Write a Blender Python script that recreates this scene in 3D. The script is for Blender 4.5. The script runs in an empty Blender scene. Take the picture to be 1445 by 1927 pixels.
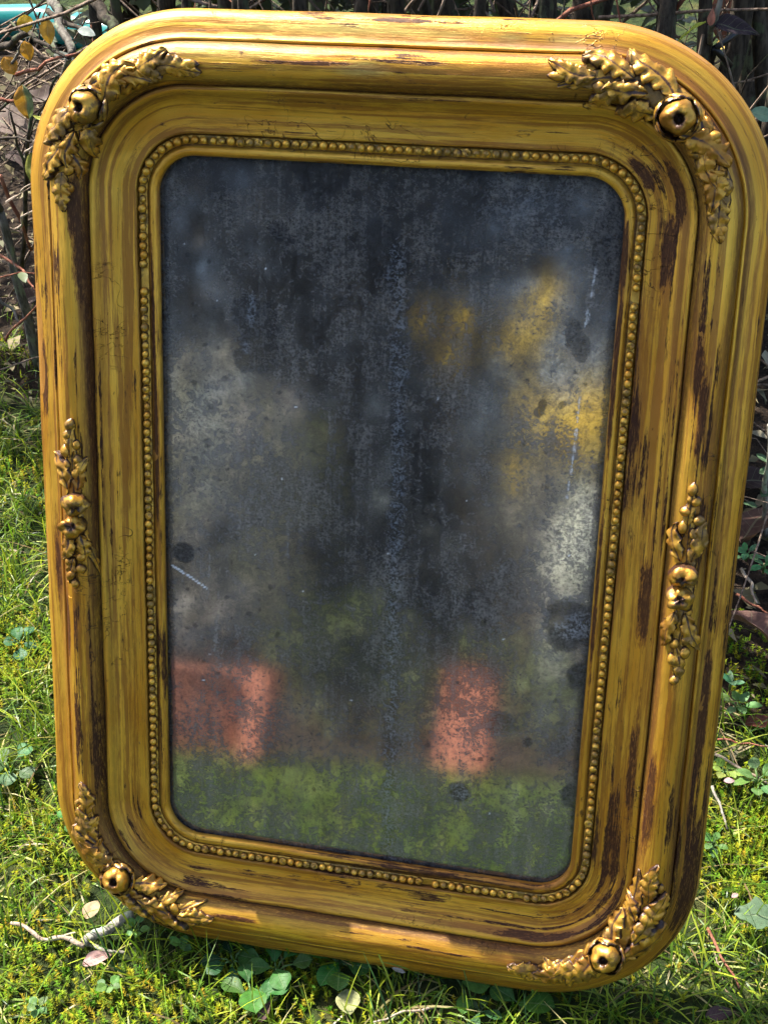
import bpy, math, random
import numpy as np
from mathutils import Vector, Matrix, noise
R = math.radians
SC = bpy.context.scene
COL = SC.collection
rng = np.random.default_rng(7)
random.seed(7)

# ------------------------------------------------------------------ camera, light, exposure
LEAN = R(23)                                        # the mirror leans back against the hedge
W2, H2, CR = 0.18, 0.29781, 0.030                   # half sight opening, corner radius
OUT = 0.1075                                        # moulding width
FX = np.array([1., 0, 0])
FY = np.array([0, math.sin(LEAN), math.cos(LEAN)])
FZ = np.array([0, -math.cos(LEAN), math.sin(LEAN)])
YB, ZB = H2 + OUT, 0.026                            # frame-plane origin -> bottom rear edge
BASE = np.array([0, 0.0239, 0.004])                 # where the bottom rear edge stands


def fw(x, y, z):                                    # frame coordinates -> world
    return BASE + FX * x + FY * (y + YB) + FZ * (z + ZB)


CAM_F = np.array([0.2366, 0.39443, 1.08516])
CAM_R = np.array([[0.97574, 0.098145, -0.1957], [0.031965, -0.948173, -0.316144], [-0.216585, 0.302219, -0.928308]])
M3 = np.stack([FX, FY, FZ], axis=1)
CAMW = fw(*CAM_F)
RW = M3 @ CAM_R                                     # columns: right, down, forward
FPX = 2724.3
cam = bpy.data.cameras.new('camera')
cam.sensor_fit = 'HORIZONTAL'
cam.sensor_width = 36
cam.lens = 36 * FPX / 1445
cam.clip_start, cam.clip_end = 0.02, 400
camo = bpy.data.objects.new('camera', cam)
COL.objects.link(camo)
m = Matrix.Identity(4)
for i in range(3):
    m[i][0], m[i][1], m[i][2], m[i][3] = RW[i, 0], -RW[i, 1], -RW[i, 2], CAMW[i]
camo.matrix_world = m
SC.camera = camo

SUN_F = np.array([-0.48, 0.877, 0.012])
sd = M3 @ (SUN_F / np.linalg.norm(SUN_F))           # direction to the sun
world = bpy.data.worlds.new('World')
SC.world = world
world.use_nodes = True
wn = world.node_tree.nodes
sky = wn.new('ShaderNodeTexSky')
sky.sky_type = 'NISHITA'
sky.sun_disc = False
sky.air_density = 1.0
sky.dust_density = 2.5
sky.ozone_density = 0.6
sky.sun_elevation = math.asin(sd[2])
sky.sun_rotation = math.atan2(sd[0], sd[1])
world.node_tree.links.new(sky.outputs[0], wn['Background'].inputs[0])
wn['Background'].inputs[1].default_value = 0.105
sun = bpy.data.lights.new('sun', 'SUN')
sun.energy = 5.0
sun.angle = R(0.5)
sun.color = (1.0, 0.95, 0.86)
suno = bpy.data.objects.new('sun', sun)
COL.objects.link(suno)
suno.rotation_euler = Vector(-sd).to_track_quat('-Z', 'Y').to_euler()
SC.view_settings.view_transform = 'Standard'
SC.view_settings.look = 'None'
SC.view_settings.exposure = 1.62
SC.view_settings.gamma = 1.0
SC.cycles.max_bounces = 6
SC.cycles.diffuse_bounces = 3
SC.cycles.glossy_bounces = 3
SC.cycles.transmission_bounces = 3
SC.cycles.caustics_reflective = False
SC.cycles.adaptive_threshold = 0.03
SC.cycles.use_light_tree = False


def ray(px, py):
    return RW @ np.array([(px - 722.5) / FPX, (py - 963.5) / FPX, 1.0])


def G(px, py, z=0.0):                               # a point on the ground
    v = ray(px, py)
    return CAMW + v * ((z - CAMW[2]) / v[2])


def A(px, py, Y):                                   # a point in the upright plane y = Y
    v = ray(px, py)
    return CAMW + v * ((Y - CAMW[1]) / v[1])


# ------------------------------------------------------------------ helpers
def props(o, label=None, cat=None, group=None, kind=None):
    if label: o['label'] = label
    if cat: o['category'] = cat
    if group: o['group'] = group
    if kind: o['kind'] = kind
    return o


def mesh(name, V, F, mat=None, smooth=True, uv=None, attrs=None, col=None):
    V = np.asarray(V, dtype=np.float32)
    me = bpy.data.meshes.new(name)
    if isinstance(F, np.ndarray):
        n, k = F.shape
        me.vertices.add(len(V)); me.vertices.foreach_set('co', V.ravel())
        me.loops.add(n * k); me.loops.foreach_set('vertex_index', F.astype(np.int32).ravel())
        me.polygons.add(n); me.polygons.foreach_set('loop_start', np.arange(0, n * k, k, dtype=np.int32))
        me.update(calc_edges=True)
    else:
        me.from_pydata(V.tolist(), [], F)
    if smooth: me.polygons.foreach_set('use_smooth', np.ones(len(me.polygons), dtype=bool))
    if uv is not None:
        l = me.uv_layers.new(name='UVMap')
        idx = np.empty(len(me.loops), dtype=np.int32); me.loops.foreach_get('vertex_index', idx)
        l.data.foreach_set('uv', np.asarray(uv, dtype=np.float32)[idx].ravel())
    for k, a in (attrs or {}).items():
        t = me.attributes.new(k, 'FLOAT', 'POINT'); t.data.foreach_set('value', np.asarray(a, dtype=np.float32))
    if col is not None:
        c = me.color_attributes.new('col', 'FLOAT_COLOR', 'POINT')
        c4 = np.ones((len(V), 4), dtype=np.float32); c4[:, :3] = col
        c.data.foreach_set('color', c4.ravel())
    if mat: me.materials.append(mat)
    me.update()
    return me


def link(name, me, parent=None):
    o = bpy.data.objects.new(name, me)
    COL.objects.link(o)
    if parent: o.parent = parent
    return o


def empty(name, loc=(0, 0, 0)):
    o = bpy.data.objects.new(name, None)
    o.location = loc
    o.empty_display_size = 0.05
    COL.objects.link(o)
    return o


def grid_faces(nu, nv, wrap=False):
    F = []
    for i in range(nu if wrap else nu - 1):
        i2 = (i + 1) % nu
        for j in range(nv - 1):
            F.append((i * nv + j, i2 * nv + j, i2 * nv + j + 1, i * nv + j + 1))
    return np.array(F, dtype=np.int32)


def nz(x, y, z=0.0): return noise.noise(Vector((x, y, z)))


# ------------------------------------------------------------------ node helpers
class N:
    def __init__(s, name):
        s.m = bpy.data.materials.new(name); s.m.use_nodes = True
        s.t = s.m.node_tree; s.n = s.t.nodes
        s.out = s.n['Material Output']; s.p = s.n['Principled BSDF']

    def new(s, typ, **k):
        nd = s.n.new(typ)
        for a, b in k.items(): setattr(nd, a, b)
        return nd

    def set(s, sock, v):
        if isinstance(v, bpy.types.NodeSocket): s.t.links.new(v, sock)
        elif isinstance(v, (tuple, list)) and len(v) == 3 and sock.type == 'RGBA': sock.default_value = (*v, 1)
        else: sock.default_value = v

    def math(s, op, a, b=None, c=None, clamp=False):
        nd = s.new('ShaderNodeMath', operation=op, use_clamp=clamp)
        s.set(nd.inputs[0], a)
        if b is not None: s.set(nd.inputs[1], b)
        if c is not None: s.set(nd.inputs[2], c)
        return nd.outputs[0]

    def uv(s): return s.new('ShaderNodeTexCoord').outputs['UV']
    def obj(s): return s.new('ShaderNodeTexCoord').outputs['Object']

    def geo(s): return s.new('ShaderNodeNewGeometry').outputs['Position']

    def scale(s, vec, sc):
        nd = s.new('ShaderNodeMapping'); s.set(nd.inputs[0], vec); nd.inputs['Scale'].default_value = sc
        return nd.outputs[0]

    def noise(s, vec, scale=1.0, detail=4, rough=0.55, dist=0.0):
        nd = s.new('ShaderNodeTexNoise'); s.set(nd.inputs['Vector'], vec)
        nd.inputs['Scale'].default_value = scale; nd.inputs['Detail'].default_value = detail
        nd.inputs['Roughness'].default_value = rough; nd.inputs['Distortion'].default_value = dist
        return nd.outputs['Fac']

    def step(s, x, a, b, lo=0.0, hi=1.0):
        nd = s.new('ShaderNodeMapRange', interpolation_type='SMOOTHSTEP')
        s.set(nd.inputs['Value'], x); s.set(nd.inputs['From Min'], a); s.set(nd.inputs['From Max'], b)
        nd.inputs['To Min'].default_value = lo; nd.inputs['To Max'].default_value = hi
        return nd.outputs[0]

    def mix(s, f, a, b, blend='MIX'):
        nd = s.new('ShaderNodeMix', data_type='RGBA', blend_type=blend)
        s.set(nd.inputs[0], f); s.set(nd.inputs[6], a); s.set(nd.inputs[7], b)
        return nd.outputs[2]

    def ramp(s, f, stops):
        nd = s.new('ShaderNodeValToRGB'); s.set(nd.inputs[0], f); e = nd.color_ramp.elements
        while len(e) < len(stops): e.new(0.5)
        for el, (p, c) in zip(e, stops):
            el.position = p; el.color = (*c, 1) if isinstance(c, tuple) else (c, c, c, 1)
        return nd.outputs[0]

    def attr(s, name): return s.new('ShaderNodeAttribute', attribute_name=name)

    def bump(s, h, strength, dist, normal=None):
        nd = s.new('ShaderNodeBump'); s.set(nd.inputs['Height'], h)
        nd.inputs['Strength'].default_value = strength; nd.inputs['Distance'].default_value = dist
        if normal: s.set(nd.inputs['Normal'], normal)
        return nd.outputs[0]

    def pset(s, **k):
        for a, b in k.items(): s.set(s.p.inputs[a.replace('_', ' ')], b)


GOLD_A, GOLD_B, UMBER = (0.90, 0.50, 0.055), (0.68, 0.30, 0.020), (0.046, 0.017, 0.009)
GLAZE = (0.26, 0.088, 0.014)


def gold_moulding():
    s = N('gilded_moulding'); uv = s.uv()
    sep = s.new('ShaderNodeSeparateXYZ'); s.set(sep.inputs[0], uv); u, v = sep.outputs[0], sep.outputs[1]
    ang = s.math('MULTIPLY', u, math.tau / TOTAL)
    cmb = s.new('ShaderNodeCombineXYZ'); rad_ = TOTAL / math.tau
    s.set(cmb.inputs[0], s.math('MULTIPLY', s.math('COSINE', ang), rad_)); s.set(cmb.inputs[1], s.math('MULTIPLY', s.math('SINE', ang), rad_)); s.set(cmb.inputs[2], v)
    uv = cmb.outputs[0]                              # runs round the frame without a seam
    wob = s.noise(s.scale(uv, (9, 9, 40)), 1, 2)
    big = s.noise(s.scale(uv, (7, 7, 26)), 1, 3, .6)
    st1 = s.noise(s.scale(uv, (4.5, 4.5, 210)), 1, 7, .60, .25)
    st2 = s.noise(s.scale(uv, (16, 16, 800)), 1, 5, .7, .1)
    spk = s.noise(s.scale(uv, (150, 150, 1000)), 1, 5, .7, .3)
    blot = s.noise(s.scale(uv, (34, 34, 95)), 1, 6, .66, .4)
    th = s.math('MULTIPLY_ADD', big, -0.95, 1.08)
    dark = s.step(s.math('ADD', s.math('ADD', st1, s.math('MULTIPLY_ADD', spk, .22, -.11)), s.math('MULTIPLY_ADD', blot, .34, -.17)), s.math('SUBTRACT', th, .02), s.math('ADD', th, .08))
    dark2 = s.math('MULTIPLY', s.math('MULTIPLY', s.step(st2, .56, .78), .6), s.step(blot, .42, .62))
    darkb = s.math('MULTIPLY', s.step(blot, .63, .70), .85)
    gr = s.attr('wash').outputs['Fac']               # antiquing wash left in the quirks of the profile
    gro = s.math('MULTIPLY', gr, s.step(s.noise(s.scale(uv, (16, 16, 120)), 1, 5, .6), .16, .44))
    dk = s.math('MAXIMUM', s.math('MAXIMUM', dark, dark2), s.math('MAXIMUM', darkb, gro))
    fleck = s.math('MULTIPLY', s.step(s.noise(s.scale(uv, (130, 130, 700)), 1, 4, .7), .66, .70), .8)
    dk = s.math('MAXIMUM', dk, fleck)
    worn = s.math('ADD', s.attr('drk').outputs['Fac'], s.math('ADD', s.math('MULTIPLY_ADD', st1, 1.3, -.65), s.math('ADD', s.math('MULTIPLY_ADD', blot, 1.0, -.5), s.math('MULTIPLY_ADD', spk, .9, -.45))))
    dk = s.math('MAXIMUM', dk, s.math('MULTIPLY', s.step(worn, .58, .70), .92))
    dk = s.math('MULTIPLY', dk, s.step(spk, .30, .52, .55, 1.0), clamp=True)
    # chips down to the ochre clay and worn pale rubs, sun dapples painted among them
    chip = s.step(s.noise(s.scale(uv, (24, 24, 60)), 1, 5, .55, .2), .715, .725)
    chip2 = s.attr('chip').outputs['Fac']
    chip = s.math('MAXIMUM', chip, s.step(s.math('ADD', chip2, s.math('MULTIPLY', s.math('SUBTRACT', blot, .5), .5)), .47, .53))
    ck = s.noise(s.scale(uv, (30, 30, 18)), 1, 4, .6, .8)
    line = s.math('ABSOLUTE', s.math('SUBTRACT', ck, .5))
    crack = s.math('MULTIPLY', s.step(line, .0, .006, 1, 0), s.step(s.noise(s.scale(uv, (5, 5, 14)), 1, 2), .57, .63))
    g = s.mix(s.step(wob, .3, .7), GOLD_B, GOLD_A)
    g = s.mix(s.math('MULTIPLY', s.step(st2, .35, .6), .35), g, (0.60, 0.36, 0.05))
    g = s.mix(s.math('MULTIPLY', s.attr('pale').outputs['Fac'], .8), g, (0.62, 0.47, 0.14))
    gz1 = s.noise(s.scale(uv, (5, 5, 190)), 1, 6, .62, .5)
    gz2 = s.noise(s.scale(uv, (60, 60, 520)), 1, 5, .7, .2)
    glz = s.math('MULTIPLY', s.step(s.math('ADD', s.math('MULTIPLY', gz1, .75), s.math('MULTIPLY', gz2, .25)), .44, .57), .74)
    glz = s.math('MAXIMUM', glz, s.math('MULTIPLY', s.step(worn, .30, .60), .85))
    g = s.mix(glz, g, GLAZE)
    c = s.mix(dk, g, UMBER)
    c = s.mix(s.math('MULTIPLY', chip, .9), c, (0.33, 0.15, 0.028))
    c = s.mix(s.math('MULTIPLY', crack, .85), c, (0.03, 0.015, 0.008))
    s.pset(Base_Color=c)
    s.pset(Metallic=s.math('MULTIPLY', s.math('SUBTRACT', s.math('MULTIPLY_ADD', dk, -.55, .62), s.math('MULTIPLY', glz, .15)), s.math('MULTIPLY_ADD', chip, -1, 1)))
    s.pset(Roughness=s.math('ADD', s.math('MULTIPLY_ADD', dk, .16, .33), s.math('MULTIPLY', s.math('SUBTRACT', spk, .4), .22)))
    s.pset(Specular_IOR_Level=s.math('MULTIPLY_ADD', dk, -.35, .5))
    h = s.math('ADD', s.math('MULTIPLY', st2, .35), s.math('MULTIPLY', spk, .18))
    h = s.math('SUBTRACT', h, s.math('MULTIPLY', crack, .8))
    h = s.math('SUBTRACT', h, s.math('MULTIPLY', chip, .35))
    h = s.math('ADD', h, s.math('MULTIPLY', blot, .5))
    s.pset(Normal=s.bump(s.math('SUBTRACT', h, s.math('MULTIPLY', dk, .25)), .7, .0012))
    return s.m


def gold_cast(name, wash_gain, seed, lo=(0.30, 0.125, 0.022), hi=(0.64, 0.34, 0.055)):
    s = N(name); o = s.geo()
    n1 = s.noise(o, 130 + seed, 5, .65, .3); n2 = s.noise(o, 620, 4, .65); n3 = s.noise(o, 45, 3)
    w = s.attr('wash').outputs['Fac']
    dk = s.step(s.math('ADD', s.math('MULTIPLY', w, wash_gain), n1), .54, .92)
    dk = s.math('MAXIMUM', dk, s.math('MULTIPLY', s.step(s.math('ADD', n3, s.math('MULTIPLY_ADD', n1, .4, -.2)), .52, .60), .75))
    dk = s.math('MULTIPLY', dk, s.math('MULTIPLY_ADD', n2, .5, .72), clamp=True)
    g = s.mix(s.step(n3, .35, .65), lo, hi)
    c = s.mix(dk, g, (0.046, 0.019, 0.013))
    s.pset(Base_Color=c, Metallic=s.math('MULTIPLY_ADD', dk, -.5, .66), Roughness=s.math('MULTIPLY_ADD', n2, .2, .24))
    s.pset(Normal=s.bump(s.math('ADD', s.math('MULTIPLY', n2, .4), n1), .5, .0012))
    return s.m


def mirror_mat():
    s = N('foxed_mirror'); uv = s.uv()
    loss = s.attr('loss').outputs['Fac']; haze = s.attr('haze').outputs['Fac']; blue = s.attr('blue').outputs['Fac']
    f1 = s.noise(uv, 430, 3, .75); f2 = s.noise(uv, 150, 6, .8, .6); f3 = s.noise(uv, 24, 7, .7, .7)
    fx = s.noise(uv, 8, 4, .6, .5); f4 = s.noise(s.scale(uv, (60, 7, 1)), 1, 4, .6); f5 = s.noise(s.scale(uv, (150, 7, 1)), 1, 5, .65, .3)
    dn = s.math('ADD', s.math('MULTIPLY', f3, .55), s.math('ADD', s.math('MULTIPLY', fx, .30), s.math('MULTIPLY', f4, .15)))   # how far the tarnish has gone
    grain = s.math('ADD', s.math('MULTIPLY', f1, .5), s.math('MULTIPLY', f2, .5))
    pep = s.step(s.math('ADD', grain, s.math('ADD', s.math('MULTIPLY_ADD', dn, 1.1, -.55), s.math('MULTIPLY', loss, .35))), .50, .58)
    cloud = s.math('ADD', s.math('MULTIPLY_ADD', dn, 2.2, -.96), s.math('MULTIPLY', loss, .95), clamp=True)
    l = s.math('MAXIMUM', s.math('MULTIPLY', pep, .74), s.math('MULTIPLY', cloud, .96))
    dull = s.new('ShaderNodeBsdfPrincipled')
    bl = s.math('MULTIPLY', blue, s.step(grain, .46, .58))
    dc = s.mix(s.step(grain, .44, .62), (0.010, 0.011, 0.014), (0.040, 0.040, 0.043))
    dc = s.mix(bl, dc, (0.22, 0.25, 0.30))
    s.set(dull.inputs['Base Color'], dc); dull.inputs['Roughness'].default_value = .14; dull.inputs['Specular IOR Level'].default_value = .6
    gl = s.new('ShaderNodeBsdfGlossy'); gl.distribution = 'GGX'
    s.set(gl.inputs['Color'], s.mix(s.step(f2, .35, .65), (.94, .92, .90), (.62, .61, .62)))
    s.set(gl.inputs['Roughness'], s.math('MULTIPLY_ADD', f4, .07, .035))
    mx = s.new('ShaderNodeMixShader'); s.set(mx.inputs[0], l); s.set(mx.inputs[1], gl.outputs[0]); s.set(mx.inputs[2], dull.outputs[0])
    df = s.new('ShaderNodeBsdfDiffuse')
    s.set(df.inputs['Color'], s.mix(s.step(haze, .25, .6), s.mix(s.step(f3, .4, .6), (.16, .155, .155), (.27, .25, .23)), (.60, .61, .64)))
    hz = s.math('MULTIPLY', haze, s.step(grain, .40, .58, .1, 1.25), clamp=True)
    film = s.math('MULTIPLY_ADD', s.step(f5, .45, .70), .22, s.math('MULTIPLY_ADD', s.step(dn, .40, .58), .22, .12))
    film = s.math('MULTIPLY', film, s.step(grain, .40, .62, .40, 1.4))
    film = s.math('MULTIPLY', film, s.math('MULTIPLY_ADD', loss, -.7, 1.0))
    hz = s.math('ADD', hz, film, clamp=True)
    m2 = s.new('ShaderNodeMixShader'); s.set(m2.inputs[0], hz); s.set(m2.inputs[1], mx.outputs[0]); s.set(m2.inputs[2], df.outputs[0])
    s.set(s.out.inputs[0], m2.outputs[0])
    return s.m


def simple(name, c, rough=.6, spec=.3, var=.25, scale=40, bump=0.0, bdist=.002, c2=None, metallic=0):
    s = N(name); n = s.noise(s.geo(), scale, 5, .6)
    c2 = c2 or tuple(x * (1 - var * 2) for x in c)
    s.pset(Base_Color=s.mix(s.step(n, .3, .7), c2, c), Roughness=rough, Specular_IOR_Level=spec, Metallic=metallic)
    if bump: s.pset(Normal=s.bump(s.noise(s.geo(), scale * 3, 5, .65), bump, bdist))
    return s.m


def leafy(name, rough=.45, trans=.35, spec=.35, veins=False):
    s = N(name); at = s.attr('col').outputs['Color']
    n = s.noise(s.geo(), 180, 4, .6)
    c = s.mix(s.step(n, .25, .75), s.mix(.35, at, (0, 0, 0)), at)
    if veins:
        sep = s.new('ShaderNodeSeparateXYZ'); s.set(sep.inputs[0], s.uv())
        a, b = sep.outputs[0], s.math('ABSOLUTE', sep.outputs[1])
        v = s.math('ABSOLUTE', s.math('SINE', s.math('MULTIPLY', s.math('SUBTRACT', a, s.math('MULTIPLY', b, .22)), 21)))
        rib = s.math('MAXIMUM', s.step(v, .0, .13, 1, 0), s.step(b, .02, .07, 1, 0))
        c = s.mix(s.math('MULTIPLY', rib, .35), c, s.mix(.5, c, (.5, .55, .3)))
        s.pset(Normal=s.bump(s.math('SUBTRACT', s.math('MULTIPLY', n, .4), s.math('MULTIPLY', rib, .6)), .6, .0008))
    s.pset(Base_Color=c, Roughness=rough, Specular_IOR_Level=spec)
    tr = s.new('ShaderNodeBsdfTranslucent'); s.set(tr.inputs[0], s.mix(.5, c, s.mix(1, c, (1.4, 1.5, .5), 'MULTIPLY')))
    mx = s.new('ShaderNodeMixShader'); mx.inputs[0].default_value = trans
    s.set(mx.inputs[1], s.p.outputs[0]); s.set(mx.inputs[2], tr.outputs[0]); s.set(s.out.inputs[0], mx.outputs[0])
    return s.m


def bark_mat(name, c1, c2, lichen=None):
    s = N(name); o = s.geo()
    n = s.noise(s.scale(o, (1, 1, .25)), 160, 6, .65); b = s.noise(o, 35, 4)
    c = s.mix(s.step(n, .35, .65), c1, c2)
    if lichen: c = s.mix(s.math('MULTIPLY', s.step(b, .53, .60), s.step(n, .35, .55)), c, lichen)
    s.pset(Base_Color=c, Roughness=.8, Specular_IOR_Level=.2, Normal=s.bump(n, .8, .003))
    return s.m


# ------------------------------------------------------------------ profile of the moulding (mm: distance out from the sight edge, height)
def build_profile():
    P = [(7, -4.4), (1.0, -4.4), (0.2, -3.6), (0, -2), (0, -0.4), (.35, .9), (1.2, 2.0), (2.6, 2.9), (4.2, 3.15), (5.8, 2.7), (7.0, 1.8), (7.7, .9), (8.3, .4), (9.0, .2), (12.5, .2), (16.0, .2), (16.5, .6), (16.8, 2.2), (17.0, 3.8), (17.5, 4.4),
         (19, 4.5), (23, 4.55), (27, 4.8), (31, 5.3), (35, 6.2), (38.5, 7.4), (41.5, 8.8), (44, 10.3), (46, 11.8), (47.6, 13.1), (48.7, 13.9), (49.7, 14.5), (51.2, 14.6), (52.3, 14.2), (52.9, 13.2), (53.3, 12.2)]
    for k in range(1, 26):
        t = math.pi * k / 26
        P.append((69 - 15.4 * math.cos(t), 12.0 + 13.2 * math.sin(t) ** .9))
    P += [(84.5, 12.1), (84.8, 13.1), (85.3, 14.1), (86.2, 14.5), (87.2, 14.2), (87.9, 13.2), (88.6, 12.1), (90, 11.1), (93, 10.0), (97, 8.9), (101, 7.2), (104, 5.2), (106, 2.9), (107.1, .7), (107.5, -1.3), (107.7, -4), (107.4, -14), (106.8, -24), (106, -26), (100, -26)]
    return np.array(P) / 1000


PROF = build_profile()
PARC = np.r_[0, np.cumsum(np.linalg.norm(np.diff(PROF, axis=0), axis=1))]
PROF_LEN = float(PARC[-1])


def prof_arc(mm):                                   # arc length at a given offset (front side)
    return float(np.interp(mm / 1000, PROF[3:-5, 0] + np.arange(len(PROF) - 8) * 1e-9, PARC[3:-5]))


CREST = prof_arc(69)
DREF = 0.0685
ARC = math.pi / 2 * (CR + DREF)
TOPH, SIDE = W2 - CR, 2 * (H2 - CR)
SEG = [('s', TOPH, (0, H2), (-1, 0), (0, 1)), ('a', ARC, (-W2 + CR, H2 - CR), 90), ('s', SIDE, (-W2, H2 - CR), (0, -1), (-1, 0)), ('a', ARC, (-W2 + CR, -H2 + CR), 180),
       ('s', 2 * TOPH, (-W2 + CR, -H2), (1, 0), (0, -1)), ('a', ARC, (W2 - CR, -H2 + CR), 270), ('s', SIDE, (W2, -H2 + CR), (0, 1), (1, 0)), ('a', ARC, (W2 - CR, H2 - CR), 0), ('s', TOPH, (W2 - CR, H2), (-1, 0), (0, 1))]
TOTAL = sum(x[1] for x in SEG)


def path(sig):                                      # -> base point, outward normal, extra radius
    sig = sig % TOTAL
    for x in SEG:
        if sig <= x[1] + 1e-12:
            if x[0] == 's':
                return x[2][0] + x[3][0] * sig, x[2][1] + x[3][1] * sig, x[4][0], x[4][1], 0.0
            a = R(x[3] + 90 * sig / x[1])
            return x[2][0], x[2][1], math.cos(a), math.sin(a), CR
        sig -= x[1]
    return path(0)


def PP(sig, d, h):                                  # a point of the moulding, frame coordinates shifted to the base
    x, y, nx, ny, r = path(sig)
    return np.array([x + nx * (r + d), y + ny * (r + d) + YB, h + ZB])


def prof(b):                                        # arc length from the crest -> d, h, normal
    a = CREST + b
    d, h = np.interp(a, PARC, PROF[:, 0]), np.interp(a, PARC, PROF[:, 1])
    e = .0012
    dd = np.interp(a + e, PARC, PROF[:, 0]) - np.interp(a - e, PARC, PROF[:, 0])
    dh = np.interp(a + e, PARC, PROF[:, 1]) - np.interp(a - e, PARC, PROF[:, 1])
    L = math.hypot(dd, dh) + 1e-12
    return d, h, -dh / L, dd / L


def drape(sig, b, z):
    d, h, nd, nh = prof(b)
    return PP(sig, d + nd * z, h + nh * z)


# ------------------------------------------------------------------ ground
def gz(x, y):
    return 0.006 * np.sin(x * 9 + 1.3) * np.sin(y * 8 + .4) + 0.004 * np.sin(x * 23 + y * 17) - 0.004


def lawn_mask(x, y):                                # 1 on lawn, 0 on the bare soil of the hedge bed
    edge = np.where(x < -.3, 0.80 - (x + .3) * .10, np.where(x > .2, 0.42, 0.80 - (x + .3) * .76))
    edge = edge + .05 * np.sin(x * 13) + .03 * np.sin(x * 31 + 1)
    near = 1 / (1 + np.exp((y - edge) / .035))
    far = 1 / (1 + np.exp((2.0 - y) / .08))
    bed = 1 / (1 + np.exp((-1.5 - (x + .7) * .55 - y) / .03))    # the lawn ends at the bricks in front of the mirror
    return np.maximum(near * bed, far)


def ground_mat():
    s = N('soil_and_turf'); o = s.geo()
    n1 = s.noise(o, 14, 6, .65); n2 = s.noise(o, 90, 6, .7); n3 = s.noise(o, 3, 4); n4 = s.noise(o, 420, 3, .6)
    lw = s.attr('lawn').outputs['Fac']
    soil = s.mix(s.step(n2, .35, .7), (.012, .008, .006), (.055, .036, .022))
    soil = s.mix(s.math('MULTIPLY', s.step(n4, .55, .7), .5), soil, (.13, .09, .055))
    turf = s.mix(s.step(n2, .3, .7), (.010, .018, .006), (.05, .075, .018))
    turf = s.mix(s.math('MULTIPLY', s.step(n1, .5, .65), .6), turf, (.11, .10, .035))
    s.pset(Base_Color=s.mix(s.step(s.math('ADD', lw, s.math('MULTIPLY_ADD', n1, .6, -.3)), .35, .65), soil, turf), Roughness=.9, Specular_IOR_Level=.15)
    s.pset(Normal=s.bump(s.math('ADD', n2, s.math('MULTIPLY', n4, .4)), .9, .012))
    return s.m


def axis(lo, hi, fine, flo, fhi, n):
    a = np.arange(flo, fhi + 1e-9, fine)
    k = np.linspace(0, 1, n)[1:] ** 2.2
    return np.r_[(flo + (lo - flo) * k)[::-1], a, fhi + (hi - fhi) * k]


gx, gy = axis(-60, 60, .03, -1.6, .8, 22), axis(-60, 60, .03, -2.4, 2.6, 22)
XX, YY = np.meshgrid(gx, gy, indexing='ij')
ZZ = np.where((abs(XX) < 3) & (abs(YY) < 4), gz(XX, YY), -.004)
gme = mesh('ground', np.stack([XX, YY, ZZ], -1).reshape(-1, 3), grid_faces(len(gx), len(gy)), ground_mat(), attrs={'lawn': lawn_mask(XX, YY).ravel()})
props(link('ground', gme), kind='structure')

# ------------------------------------------------------------------ the mirror
MIR = empty('wall_mirror', BASE)
MIR.rotation_euler = (math.pi / 2 - LEAN, 0, 0)
props(MIR, 'antique mirror in a worn gilded frame with rounded corners, leaning on the hedge', 'mirror')

# moulding swept round the opening
sig = []
acc = 0
for x in SEG:
    n = max(4, int(x[1] / (.0035 if x[0] == 's' else .0028)))
    sig += [acc + x[1] * k / n for k in range(n)]
    acc += x[1]
PRD = []                                            # resample the profile finely
for i in range(len(PROF) - 1):
    PRD.append(PROF[i])
    if np.linalg.norm(PROF[i + 1] - PROF[i]) > .0028 and 17 < i < len(PROF) - 5: PRD.append((PROF[i] + PROF[i + 1]) / 2)
PRD.append(PROF[-1]); PRD = np.array(PRD)
PRA = np.r_[0, np.cumsum(np.linalg.norm(np.diff(PRD, axis=0), axis=1))]
V, UV, CH, PALE, DRK = [], [], [], [], []
# where the dark ground shows through: (station, profile mm, half length, half width mm)
darks = [(2.278, 103.3, .030, 2.0), (2.243, 103, .018, 1.2), (.055, 72, .040, 2.2), (.352, 58.5, .050, 5.5), (.318, 60, .030, 6), (.446, 55.0, .16, 2.6), (.455, 99.8, .035, 4), (.673, 81.5, .03, 3), (1.963, 33, .035, 5), (1.691, 40, .04, 5), (1.544, 43, .07, 4), (1.85, 69, .035, 4), (1.886, 64, .03, 4), (1.033, 64.5, .022, 2.2), (1.52, 60, .05, 4), (1.96, 2.0, .03, 2.5), (1.873, 2.6, .07, 2.2), (1.70, 2.4, .10, 1.8), (.50, 5.0, .09, 2.2), (.40, 5.5, .05, 2.2), (2.057, 24, .03, 4), (2.02, 42, .04, 4), (.62, 92, .05, 4), (1.30, 45, .05, 4), (1.60, 95, .06, 4)]
WX = [0.0] + [prof_arc(q) for q in [0.2, 3.0, 7.4, 8.6, 16.2, 17.2, 19.0, 40.0, 47.0, 49.6, 51.5, 53.0, 57.0, 64.0, 76.0, 83.0, 85.0, 87.3, 88.6, 93.0, 104.0]]
WY = [0.55, 0.25, 0.0, 0.25, 0.9, 0.9, 0.55, 0.0, 0.05, 0.5, 0.05, 0.0, 1.0, 0.75, 0.0, 0.05, 0.8, 0.15, 0.0, 0.7, 0.15, 0.05]
WASH = np.interp(PRA, WX, WY)
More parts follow.
